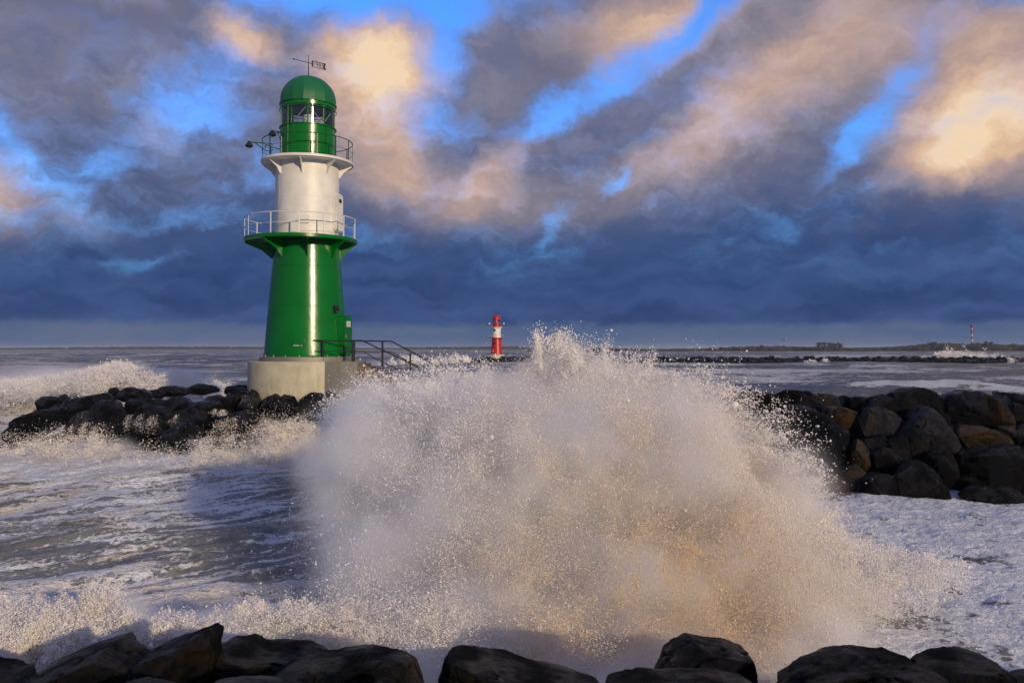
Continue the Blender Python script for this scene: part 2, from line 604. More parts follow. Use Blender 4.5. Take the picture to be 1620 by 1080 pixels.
def rock_geo(poly, depth, sub, seed, flat=3, rough=1.0):
    """A boulder whose outline from the front is POLY (x, z about its middle, metres) and DEPTH thick."""
    V, F = ICO[sub]
    rng = np.random.default_rng(seed)
    d = V.copy()
    th = np.arctan2(d[:, 2], d[:, 0])
    P = np.array(poly)
    Q = np.roll(P, -1, axis=0)
    # ray from the middle to the polygon
    R = np.zeros(len(d))
    cx, sx = np.cos(th), np.sin(th)
    for (a, b) in zip(P, Q):
        e = b - a
        den = cx * e[1] - sx * e[0]
        den = np.where(np.abs(den) < 1e-9, 1e-9, den)
        t = (a[0] * e[1] - a[1] * e[0]) / den
        u = (a[0] * sx - a[1] * cx) / den
        ok = (t > 0) & (u >= -1e-6) & (u <= 1 + 1e-6)
        R = np.where(ok & (t > R), t, R)
    R = np.where(R <= 0, np.abs(P).mean(), R)
    rad = np.sqrt(d[:, 0] ** 2 + d[:, 2] ** 2)
    pw = 4.5
    kk = ((rad / R) ** pw + (np.abs(d[:, 1]) / (depth / 2)) ** pw) ** (-1 / pw)
    X = d * kk[:, None]
    size = float(np.sqrt(np.abs(P).max() * depth))
    # break the faces into planes
    for i in range(flat + 5):
        if i < flat:
            n = np.array([rng.normal(0, 0.75), -1.0, rng.normal(0.2, 0.65)])
        else:
            a = rng.uniform(0, 6.283)
            n = np.array([math.cos(a), (-1 if i % 3 else 1) * rng.uniform(.45, 1.3), math.sin(a)])
        n /= np.linalg.norm(n)
        pr = X @ n
        mx = pr.max()
        h = mx * (rng.uniform(0.50, 0.74) if i < flat else rng.uniform(0.74, 0.90))
        over = np.maximum(pr - h, 0)
        X = X - np.outer(over * 0.985, n)
    for i in range(9 if sub > 5 else 4):
        n = rng.normal(0, 1, 3)
        n[1] = -abs(n[1]) if i % 3 else n[1]
        n /= np.linalg.norm(n)
        pr = X @ n
        over = np.maximum(pr - pr.max() * rng.uniform(0.86, 0.96), 0)
        X = X - np.outer(over * 0.98, n)
    k = 1.0 / size
    o = rng.uniform(0, 50, 3)
    nrm = X / (np.linalg.norm(X, axis=1)[:, None] + 1e-9)
    n1 = fbm(X[:, 0] * 2.2 * k + o[0], X[:, 1] * 2.2 * k + o[1], X[:, 2] * 2.2 * k + o[2], 3, seed % 97) - 0.5
    n2 = fbm(X[:, 0] * 7 * k + o[1], X[:, 1] * 7 * k + o[2], X[:, 2] * 7 * k + o[0], 4, seed % 89, 0.55) - 0.5
    n3 = fbm(X[:, 0] * 3 * k + o[2], X[:, 1] * 3 * k, X[:, 2] * 3 * k + o[0], 3, seed % 83, ridged=True)
    X = X + nrm * (n1 * 0.07 + n2 * 0.085 - np.maximum(n3 - 0.82, 0) * 0.35)[:, None] * size * rough
    return X, F


ROCKS = 0


def rock_px(poly, Y, label, mat='rock', group=None, sub=4, depth=None, flat=3, name='boulder'):
    global ROCKS
    ROCKS += 1
    wpx = max(q[0] for q in poly) - min(q[0] for q in poly)
    hpx = max(q[1] for q in poly) - min(q[1] for q in poly)
    dp = depth or (1.05 * math.sqrt(wpx * hpx) * Y / FPX + 0.15)
    W = [at(px, py, Y + 0.38 * dp) for px, py in poly]      # the outline is the skyline of its far edge
    c = sum(W, Vector()) / len(W)
    c.y = Y
    if not depth:
        W = [c + (w - c) * 1.06 for w in W]
    pl = [(w.x - c.x, w.z - c.z) for w in W]
    # star-shaped about its middle
    pl.sort(key=lambda p: math.atan2(p[1], p[0]))
    wx = max(p[0] for p in pl) - min(p[0] for p in pl)
    wz = max(p[1] for p in pl) - min(p[1] for p in pl)
    X, F = rock_geo(pl, dp, sub, ROCKS * 13 + 5, flat)
    me = np_mesh(name, X, F)
    me.set_sharp_from_angle(angle=math.radians(19))
    o = link_mesh(name, me, M[mat], loc=c)
    return tag(o, label, 'boulder', group)


def rubble_mound(name, pts, res, zf, seed, mat):
    """A lumpy mass of small stones filling under the boulders; pts = (x0,x1,y0,y1)."""
    x0, x1, y0, y1 = pts
    nx, ny = int((x1 - x0) / res) + 1, int((y1 - y0) / res) + 1
    gx, gy = np.meshgrid(np.linspace(x0, x1, nx), np.linspace(y0, y1, ny))
    z = zf(gx, gy)
    z = z + (fbm(gx * 1.1, gy * 1.1, gx * 0, 3, seed, ridged=True) - 0.5) * 0.8 + (fbm(gx * 4, gy * 4, gx * 0, 3, seed + 5) - 0.5) * 0.25
    V = np.stack([gx, gy, z], -1).reshape(-1, 3)
    idx = np.arange(nx * ny).reshape(ny, nx)
    F = np.stack([idx[:-1, :-1], idx[:-1, 1:], idx[1:, 1:], idx[1:, :-1]], -1).reshape(-1, 4)
    o = link_mesh(name, np_mesh(name, V, F), M[mat])
    o['kind'] = 'structure'
    return o


def sstep(a, b, x):
    t = np.clip((x - a) / (b - a), 0, 1)
    return t * t * (3 - 2 * t)

# ------------------------------------------------------------------ sea
def G(px, py, x, y, rx, ry, ang=0.0):
    a = math.radians(ang)
    dx, dy = px - x, py - y
    u = (dx * math.cos(a) + dy * math.sin(a)) / rx
    v = (-dx * math.sin(a) + dy * math.cos(a)) / ry
    return np.exp(-(u * u + v * v))


def sea_fields(x, y, cell):
    r = np.sqrt(x * x + y * y) + 1e-6
    px, py = proj(x, np.maximum(y, 1.0), np.zeros_like(x))
    front = (y > 5).astype(float)
    rs = np.random.default_rng(3)
    h = np.zeros_like(x)
    near = 1 - sstep(30, 60, r)
    wx = x + 3.0 * (fbm(x * .05, y * .05, 0 * x, 3, 51) - .5)
    wy = y + 6.0 * (fbm(x * .06, y * .06, 0 * x, 3, 52) - .5)
    for i in range(18):
        L = 5.0 * 1.19 ** i
        a = math.radians(250 + rs.normal(0, 22))
        A = 0.018 * L ** 0.92 * 0.55
        A = min(A, 0.32)
        ph = (wx * math.cos(a) + wy * math.sin(a)) * 2 * math.pi / L + rs.uniform(0, 6.28)
        s = np.sin(ph)
        w = 1 - np.abs(np.sin(ph / 2)) ** 1.2
        fade = np.clip((L / (cell * 4)) - 0.5, 0, 1)
        calm = 1 - near * (0.75 if L > 12 else 0.3)
        h += A * (0.5 * s + 0.8 * (w - .4)) * fade * calm
    # chop
    cf = np.clip(1.2 - cell / 0.5, 0, 1)
    ch = (fbm(x * 0.55, y * 0.8, 0 * x, 5, 61, 0.55, ridged=True) - 0.5)
    h += 0.34 * ch * np.clip(1.2 - cell / 1.2, 0, 1) * (1 - 0.3 * near)
    h += 0.10 * (fbm(x * 3.1, y * 3.1, 0 * x, 4, 66, 0.6) - .5) * cf
    # running streaks of the backwash, near left
    ca, sa_ = math.cos(math.radians(38)), math.sin(math.radians(38))
    u = x * ca + y * sa_
    v = -x * sa_ + y * ca
    v2 = v + 1.2 * (fbm(u * .12, v * .25, 0 * x, 3, 71) - .5)
    pool_l = sstep(4, -5, x - 0.0) * sstep(12, 15, y) * sstep(38, 31, y)
    h -= 0.2 * ch * pool_l
    h += pool_l * 0.5 * (fbm(u * .22, v2 * 1.1, 0 * x, 4, 73, ridged=True) - .5)
    # surge over the rocks on the left
    h += 0.5 * np.exp(-((y - 37.5) / 3.2) ** 2) * sstep(-2, -7, x) * (0.8 + .8 * (fbm(x * .5, y * .5, 0 * x, 3, 75) - .5))
    # breakers behind the left spit and behind the right mole
    brk = lambda xa, ya, rx, ry, A, sl: A * np.exp(-(((x - xa)) / rx) ** 2 - (((y - ya) - sl * (x - xa)) / ry) ** 2)
    lump = 0.55 + 0.9 * fbm(x * .35, y * .35, 0 * x, 4, 77, .6)
    h += lump * (brk(-36, 66, 17, 6, 2.4, 0.12) + brk(-50, 60, 12, 5, 1.1, 0.1))
    h += lump * brk(30, 82, 26, 7, 1.2, -0.1) + lump * brk(47, 92, 12, 6, 1.0, -.25)
    # heap of the near wave against the foreground stones
    nw = np.exp(-((y - (12.4 + 0.03 * x)) / 1.5) ** 2) * sstep(2, -1.5, x)
    bl = np.abs(2 * fbm(x * 1.3, y * 1.3, 0 * x, 3, 79, .55) - 1) * 2.2 + np.abs(2 * fbm(x * 4.2, y * 4.2, 0 * x, 3, 80, .6) - 1) * 0.8
    ht = np.interp(px, [-100, 0, 60, 110, 150, 185, 215, 260, 320, 380, 450, 540, 600], [.6, .7, .55, .7, 1.15, 1.2, .75, .5, .5, .7, .8, .55, .2])
    h += nw * (0.15 + ht * (0.35 + bl * 0.75))
    sf = np.exp(-((y - 36.6) / 1.3) ** 2) * sstep(-6, -9, x)
    bs = np.abs(2 * fbm(x * .9, y * .9, 0 * x, 4, 83, .6) - 1)
    h += sf * bs * 0.55
    pr = sstep(5, 9, x) * sstep(31, 28, y)
    h = h * (1 - 0.45 * pr) + pr * 0.16 * (fbm(x * 1.4, y * 1.4, 0 * x, 5, 81, .6, ridged=True) - .4)

    # foam amount
    Fm = np.zeros_like(x)
    far = sstep(45, 75, r)
    cap = fbm(x * .018, y * .045, 0 * x, 4, 91, .6)
    cap2 = fbm(x * .07 + 9, y * .16, 0 * x, 4, 93, .6)
    Fm += far * (0.12 + 0.9 * np.clip(cap - .48, 0, 1) * 2.6 + 0.8 * np.clip(cap2 - .52, 0, 1) * 3)
    Fm += (1 - far) * 0.44
    Fm += front * (
        0.75 * G(px, py, 150, 622, 250, 34, 4) + 0.5 * G(px, py, 40, 590, 120, 16) + 0.5 * G(px, py, 0, 650, 120, 30)
        + 0.44 * G(px, py, 1330, 610, 260, 13, 3) + 0.22 * G(px, py, 1150, 596, 200, 10) + 0.25 * G(px, py, 1600, 622, 60, 14)
        + 0.55 * G(px, py, 330, 715, 290, 42, -6) + 0.3 * G(px, py, 90, 745, 200, 30, -8)
        + 0.12 * G(px, py, 180, 820, 260, 45, -6) - 0.16 * G(px, py, 400, 840, 140, 50, -8)
        + 0.6 * nw + 0.4 * sf + 0.35 * G(px, py, 60, 1000, 240, 50, 0) + 0.35 * G(px, py, 380, 985, 160, 40, 0) + 0.2 * G(px, py, 150, 925, 200, 16, -6)
        - 0.15 * G(px, py, 230, 905, 120, 12, -4))
    Fm += pr * 0.52
    Fm -= pr * (1.0 * G(px, py, 1405, 988, 66, 20, 8) + 0.9 * G(px, py, 1548, 888, 44, 8, 4) + 0.75 * G(px, py, 1540, 1035, 90, 24, 15)
                + 0.4 * G(px, py, 1300, 790, 50, 8, 5) + 0.3 * G(px, py, 1600, 768, 40, 6) + 0.4 * G(px, py, 1420, 800, 40, 6) + .45 * G(px, py, 1375, 857, 25, 4)
                + .45 * G(px, py, 1240, 790, 40, 7, 10) + .4 * G(px, py, 1580, 965, 30, 5))
    midp = sstep(-3, 3, x) * sstep(9, 5, x) * (r < 34)
    Fm += midp * 0.3
    Fm += 0.22 * np.clip(ch * 2, -1, 1) * (1 - far)
    return h, np.clip(Fm, 0, 1), u, v2


def build_sea():
    n1, n2 = 470, 360
    rr = np.concatenate([np.geomspace(8.5, 48, n1, endpoint=False), np.geomspace(48, 7000, n2)])
    th = np.concatenate([np.radians(np.linspace(-180, -41, 30, endpoint=False)), np.radians(np.linspace(-41, 41, 620)),
                         np.radians(np.linspace(41, 180, 31)[1:])])
    R, T = np.meshgrid(rr, th, indexing='ij')
    x, y = R * np.sin(T), R * np.cos(T)
    cell = np.gradient(rr)[:, None] * np.ones_like(R)
    h, F, u, v = sea_fields(x, y, cell)
    h = h * sstep(6000, 2000, R)
    V = np.stack([x, y, h], -1).reshape(-1, 3)
    a, b = R.shape
    idx = np.arange(a * b).reshape(a, b)
    Fc = np.stack([idx[:-1, :-1], idx[:-1, 1:], idx[1:, 1:], idx[1:, :-1]], -1).reshape(-1, 4)
    me = np_mesh('sea', V, Fc[:, ::-1])
    at1 = me.attributes.new('foam', 'FLOAT', 'POINT')
    at1.data.foreach_set('value', F.ravel().astype(np.float32))
    at2 = me.attributes.new('flow', 'FLOAT_VECTOR', 'POINT')
    fl = np.stack([u, v, np.zeros_like(u)], -1).reshape(-1, 3).astype(np.float32)
    at2.data.foreach_set('vector', fl.ravel())
    o = link_mesh('sea', me, sea_mat())
    o['kind'] = 'structure'
    # flat apron out to the horizon
    return o


FOAM = (0.86, 0.88, 0.90, 1)
FOAM_TAN = (0.62, 0.50, 0.36, 1)


def sea_mat():
    m, t, out = new_mat('storm_water')
    geo = t.n.new('ShaderNodeNewGeometry')
    pos = geo.outputs['Position']
    fa = t.n.new('ShaderNodeAttribute'); fa.attribute_name = 'foam'
    fl = t.n.new('ShaderNodeAttribute'); fl.attribute_name = 'flow'
    F = fa.outputs['Fac']
    flow = fl.outputs['Vector']
    sx, sy, sz = t.sep(pos)
    leftp = t.mapr(sx, 5.0, -1.0)
    wn = t.vmath('SCALE', t.vmath('SUBTRACT', t.noise(pos, 0.6, 4, 0.6, out=1), (0.5, 0.5, 0.5)), scale=1.0)
    fw = t.vmath('ADD', flow, wn)
    streak = t.noise(t.vmath('MULTIPLY', fw, (0.16, 2.3, 1)), 1.0, 10, 0.66)
    iso = t.noise(t.vmath('ADD', pos, wn), 0.9, 9, 0.62, dist=0.6)
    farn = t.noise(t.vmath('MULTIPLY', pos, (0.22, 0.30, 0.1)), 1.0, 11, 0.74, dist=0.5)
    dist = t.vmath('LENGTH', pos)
    farf = t.mapr(dist, 38, 70)
    nn = t.mix(leftp, iso, streak, kind='FLOAT')
    far2 = t.noise(t.vmath('MULTIPLY', pos, (0.8, 1.3, 0.5)), 1.0, 8, 0.72, dist=0.4)
    farn = t.math('ADD', t.math('MULTIPLY', farn, 0.5), t.math('MULTIPLY', far2, 0.5))
    farn = t.math('MULTIPLY_ADD', t.math('SUBTRACT', farn, 0.5), 1.9, 0.5)
    nn = t.mix(farf, nn, farn, kind='FLOAT')
    # lace: cell edges of broken foam
    vo = t.n.new('ShaderNodeTexVoronoi')
    vo.feature = 'DISTANCE_TO_EDGE'
    wl = t.vmath('SCALE', t.vmath('SUBTRACT', t.noise(pos, 2.2, 5, 0.65, out=1), (0.5, 0.5, 0.5)), scale=0.9)
    t.put(vo.inputs['Vector'], t.vmath('ADD', pos, wl))
    vo.inputs['Scale'].default_value = 2.6
    lace = t.mapr(vo.outputs['Distance'], 0.0, 0.22, 1.0, 0.0)
    fine = t.noise(pos, 11.0, 6, 0.7)
    base = t.mapr(nn, 0.30, 0.70, 0.0, 1.0, smooth=False)
    val = t.math('ADD', base, t.math('MULTIPLY', t.math('SUBTRACT', lace, 0.45), t.math('MULTIPLY', t.math('SUBTRACT', 1.0, farf), t.mapr(leftp, 0.0, 1.0, 0.36, 0.12))))
    val = t.math('ADD', val, t.math('MULTIPLY', t.math('SUBTRACT', fine, 0.5), 0.45))
    thr = t.math('SUBTRACT', 1.0, F)
    d = t.math('SUBTRACT', val, thr)
    mask = t.mapr(d, -0.06, 0.16)
    thin = t.math('MULTIPLY', t.mapr(d, -0.45, 0.1), 0.16)       # aerated water round the foam
    mk = t.math('MAXIMUM', mask, thin)
    tint = t.mapr(t.noise(pos, 0.35, 4, 0.6), 0.4, 0.7)
    fcol = t.mix(t.math('MULTIPLY', tint, t.math('MULTIPLY', leftp, 0.7)), FOAM, FOAM_TAN)
    fcol = t.mix(t.mapr(fine, 0.3, 0.6), t.mix(0.35, fcol, (0.3, 0.3, 0.3)), fcol)
    vf = t.noise(pos, 30.0, 4, 0.7)
    fcol = t.mix(t.mapr(vf, 0.35, 0.6), t.mix(0.28, fcol, (0.35, 0.34, 0.33)), fcol)
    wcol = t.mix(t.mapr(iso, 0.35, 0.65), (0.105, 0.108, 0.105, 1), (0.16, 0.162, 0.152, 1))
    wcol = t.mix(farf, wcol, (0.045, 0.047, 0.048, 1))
    hb = t.noise(t.vmath('MULTIPLY', fw, (0.9, 6.0, 1)), 1.2, 8, 0.66)
    hb2 = t.noise(pos, 5.0, 8, 0.65)
    hs = t.math('ADD', t.math('MULTIPLY', hb, 0.7), hb2)
    hs = t.math('ADD', hs, t.math('MULTIPLY', mask, 0.5))
    hs = t.math('ADD', hs, t.math('MULTIPLY', t.math('MULTIPLY', lace, mask), -0.35))
    bd = t.n.new('ShaderNodeBump')
    t.put(bd.inputs['Height'], hs)
    bd.inputs['Strength'].default_value = 0.8
    t.put(bd.inputs['Distance'], t.mapr(dist, 10, 220, 0.07, 0.5, smooth=False))
    rough = t.mix(mk, t.mapr(dist, 20, 300, 0.12, 0.35), 0.75, kind='FLOAT')
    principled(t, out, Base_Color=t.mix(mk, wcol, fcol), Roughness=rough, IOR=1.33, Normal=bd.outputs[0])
    return m


build_sea()
# ------------------------------------------------------------------ lighthouses
def ring_pts(r, z, n, c=(0, 0), a0=0.0, a1=2 * math.pi, closed=True):
    m = n if closed else n + 1
    return [(c[0] + r * math.cos(a0 + (a1 - a0) * k / n), c[1] + r * math.sin(a0 + (a1 - a0) * k / n), z) for k in range(m)]


def polar(r, deg, z, c=(0, 0)):
    """deg measured from -y (towards the sea side facing the viewer) to +x."""
    a = math.radians(deg)
    return Vector((c[0] + r * math.sin(a), c[1] - r * math.cos(a), z))


def facing(deg, loc):
    """Matrix whose local -y looks outwards at DEG."""
    return Matrix.Translation(loc) @ Matrix.Rotation(math.radians(deg), 4, 'Z')


def shaft_r(z, z0, z1, r0, r1):
    return r0 + (r1 - r0) * (z - z0) / (z1 - z0)


GLASS = None


def glass_mat():
    m, t, out = new_mat('lantern_glass')
    tr = t.n.new('ShaderNodeBsdfTransparent')
    tr.inputs[0].default_value = (0.85, 0.9, 0.92, 1)
    gl = t.n.new('ShaderNodeBsdfGlossy')
    gl.inputs['Roughness'].default_value = 0.05
    fr = t.n.new('ShaderNodeFresnel')
    ms = t.n.new('ShaderNodeMixShader')
    t.put(ms.inputs[0], t.math('MULTIPLY_ADD', fr.outputs[0], 1.0, 0.10))
    t.l.new(tr.outputs[0], ms.inputs[1])
    t.l.new(gl.outputs[0], ms.inputs[2])
    t.l.new(ms.outputs[0], out.inputs[0])
    return m


M['glass'] = glass_mat()


def lighthouse(name, loc, rz, label, c_low, c_dome, c_rail, vane_text, full):
    T = empty(name, loc, rz)
    tag(T, label, 'lighthouse')
    NS = 96 if full else 40
    Zf = 0.0                                     # local z = 0 at the top of the foundation
    z_sh0, z_sh1 = 0.27, 5.72
    g1, g1t = 5.80, 5.97                         # lower gallery deck
    g2, g2t = 9.66, 9.80                         # upper gallery deck
    zl0, zg0, zg1, zd = 9.80, 11.47, 12.42, 12.62
    ztop = 14.08
    # foundation and bolted base ring
    if full:
        BM().lathe([(0.02, -2.9), (2.75, -2.9), (2.75, -0.03), (2.72, 0.0), (0.02, 0.0)], NS).build('foundation', M['concrete'], T)
        BM().lathe([(2.22, 0.003), (2.22, 0.19), (2.20, 0.21), (1.9, 0.21)], NS).build('base_ring', M['steel'], T)
        for k in range(20):
            p = polar(2.12, k * 18 + 5, 0.20)
            BM().tube([p, p + Vector((0, 0, 0.09))], 0.032, 6).build('anchor_bolt', M['steel'], T)
    else:
        BM().lathe([(0.02, -2.2), (3.3, -2.2), (3.0, -0.7), (2.75, -0.03), (2.6, 0.0), (0.02, 0.0)], NS).build('foundation', M['concrete'], T)
    # shaft with its welded ring seams
    prof = [(2.03, 0.21), (2.03, 0.27)]
    seams = [2.62, 4.55]
    z = 0.27
    rr = lambda q: shaft_r(q, z_sh0, z_sh1, 2.01, 1.58)
    zs = [0.28, 1.5] + [q for s_ in seams for q in (s_ - 0.05, s_ - 0.022, s_ - 0.012, s_ + 0.012, s_ + 0.022, s_ + 0.05)] + [3.6, 5.2, 5.8]
    for q in sorted(zs):
        b = 0.010 if any(abs(q - s_) < 0.015 for s_ in seams) else 0
        prof.append((rr(q) + b, q))
    BM().lathe(prof, NS).build('shaft', M[c_low], T)
    # lower gallery, set a little off the axis
    c1 = (-0.30, 0.0)
    R1 = 2.74
    BM().lathe([(1.2, g1 + 0.02), (R1 - 0.06, g1), (R1, g1 + 0.01), (R1, g1t - 0.01), (R1 - 0.02, g1t), (1.2, g1t)], NS, (c1[0], c1[1], 0)).build('gallery_deck', M[c_low], T)
    for k in range(8 if full else 6):
        deg = k * 45 + 14
        ri = rr(5.3) - 0.03
        ro = R1 - 0.10 + c1[0] * math.sin(math.radians(deg))
        poly = [(ri, 4.98), (ri + 0.10, 4.98), (ri + (ro - ri) * .42, 5.38), (ro, g1 - 0.10), (ro, g1 + 0.005), (ri, g1 + 0.005)]
        Mx = Matrix.Rotation(math.radians(deg - 90), 4, 'Z')
        BM().prism(poly, 0.035, Mx).build('bracket', M[c_low], T)
    rail_kit(T, c1, R1 - 0.07, g1t, 0.99, [-78, -52, -17, 12, 37, 62, 90, 116, 142, 168, 196, 222, 248] if full else [0, 45, 90, 135, 180, 225, 270, 315], M['white_rail'], full)
    # white middle drum
    BM().lathe([(1.62, g1t + 0.002), (1.62, g1t + 0.05), (1.545, g1t + 0.06), (1.54, 7.9), (1.548, 7.905), (1.548, 7.93), (1.54, 7.935), (1.54, g2 + 0.03)], NS).build('drum', M['white'], T)
    # upper gallery
    R2 = 2.24
    BM().lathe([(1.2, g2 + 0.01), (R2 - 0.03, g2), (R2, g2 + 0.02), (R2, g2t - 0.02), (R2 - 0.02, g2t), (1.2, g2t)], NS).build('gallery_deck', M['white'], T)
    for k in range(8 if full else 6):
        deg = k * 45 + 4
        poly = [(1.53, g2 - 0.62), (1.60, g2 - 0.62), (1.78, g2 - 0.34), (R2 - 0.08, g2 - 0.07), (R2 - 0.08, g2 + 0.005), (1.53, g2 + 0.005)]
        BM().prism(poly, 0.035, Matrix.Rotation(math.radians(deg - 90), 4, 'Z')).build('bracket', M['white'], T)
    rail_kit(T, (0, 0), R2 - 0.06, g2t, 0.98, [-84, -40, 25, 50, 76, 100, 130, 160, 190, 220, 250] if full else [0, 60, 120, 180, 240, 300], M[c_rail], full)
    # lantern drum
    RL = 1.335
    BM().lathe([(RL, zl0 + 0.002), (RL, 10.6), (RL + 0.012, 10.605), (RL + 0.012, 10.63), (RL, 10.635), (RL, zg0 - 0.05), (RL + 0.06, zg0 - 0.045), (RL + 0.06, zg0), (0.2, zg0)], NS).build('lantern_drum', M[c_low], T)
    # window ring: mullions, head band, panes
    nm = 10
    for k in range(nm):
        deg = 13 + k * 360 / nm
        Mx = facing(deg, polar(RL - 0.02, deg, (zg0 + zg1) / 2))
        BM().box((0, 0, 0), (0.065, 0.06, zg1 - zg0), Mx).build('mullion', M[c_low], T)
    BM().lathe([(RL - 0.05, zg1), (RL, zg1), (RL, zg1 + 0.16), (RL + 0.05, zg1 + 0.17), (RL + 0.05, zg1 + 0.2), (RL - 0.05, zg1 + 0.2), (RL - 0.05, zg1)], NS).build('head_band', M[c_low], T)
    if full:
        BM().tube(ring_pts(RL + 0.045, zg1 - 0.10, 60), 0.018, 6, closed=True).build('grab_rail', M[c_low], T)
    for k in range(nm):
        d0 = math.radians(13 + k * 36)
        d1 = math.radians(13 + (k + 1) * 36)
        m_ = BM()
        pts = []
        for j in range(5):
            a = d0 + (d1 - d0) * (0.04 + 0.92 * j / 4)
            pts.append((math.sin(a) * (RL - 0.03), -math.cos(a) * (RL - 0.03)))
        vs = [[m_.b.verts.new((p[0], p[1], zz)) for p in pts] for zz in (zg0 + 0.002, zg1 - 0.002)]
        for j in range(4):
            m_.b.faces.new((vs[0][j], vs[0][j + 1], vs[1][j + 1], vs[1][j]))
        m_.build('pane', M['glass'], T)
    if full:
        for k in range(nm):                        # crossed tie rods behind the panes
            d0, d1 = 13 + k * 36, 13 + (k + 1) * 36
            a, b = (d0, d1) if k % 2 else (d1, d0)
            BM().tube([polar(RL - 0.09, a, zg0 + 0.03), polar(RL - 0.09, b, zg1 - 0.03)], 0.012, 5).build('tie_rod', M['bright'], T)
    BM().lathe([(0.001, zg0 + 0.01), (0.16, zg0 + 0.01), (0.16, zg0 + 0.25), (0.24, zg0 + 0.3), (0.27, zg0 + 0.5), (0.24, zg0 + 0.72), (0.1, zg0 + 0.8), (0.001, zg0 + 0.82)], 24).build('lamp', M['bright'], T)
    # dome of flat gores
    prof = []
    for j in range(13):
        a = math.pi / 2 * j / 12
        prof.append((max(0.03, 1.37 * math.cos(a) ** 0.92), zd + 0.16 + (ztop - zd - 0.16) * math.sin(a)))
    prof = [(1.36, zd - 0.04), (1.41, zd - 0.02), (1.41, zd + 0.02), (1.375, zd + 0.03)] + prof
    BM().lathe(prof, 16, a0=math.radians(4), a1=math.radians(364)).build('dome', M[c_dome], T, smooth_angle=14)
    BM().lathe([(0.12, ztop - 0.03), (0.12, ztop + 0.02), (0.03, ztop + 0.05), (0.001, ztop + 0.05)], 16).build('finial', M[c_dome], T)
    mast_h = 1.10
    BM().tube([(0, 0, ztop), (0, 0, ztop + 0.5), (0, 0, ztop + mast_h)], [0.032, 0.026, 0.012], 8).build('mast', M['black_iron'], T)
    return T


def rail_kit(T, c, R, z0, H, degs, mat, full):
    for d in degs:
        p = polar(R, d, z0, c)
        Mx = facing(d, p + Vector((0, 0, H / 2)))
        BM().box((0, 0, 0), (0.06, 0.022, H), Mx).build('railing_post', mat, T)
    n = 72 if full else 32
    BM().tube(ring_pts(R, z0 + H, n, c), 0.022, 8, closed=True).build('top_rail', mat, T)
    BM().tube(ring_pts(R, z0 + H * 0.5, n, c), 0.010, 6, closed=True).build('middle_rail', mat, T)


ZF = at(485, 570.5, 42).z
TX = at(484.4, 540, 42).x
green = lighthouse('lighthouse', (TX, 42, ZF), 0.0, 'tall green and white lighthouse on a round concrete foundation at the end of the spit',
                   'green', 'green_dome', 'green_dark', '1985', True)


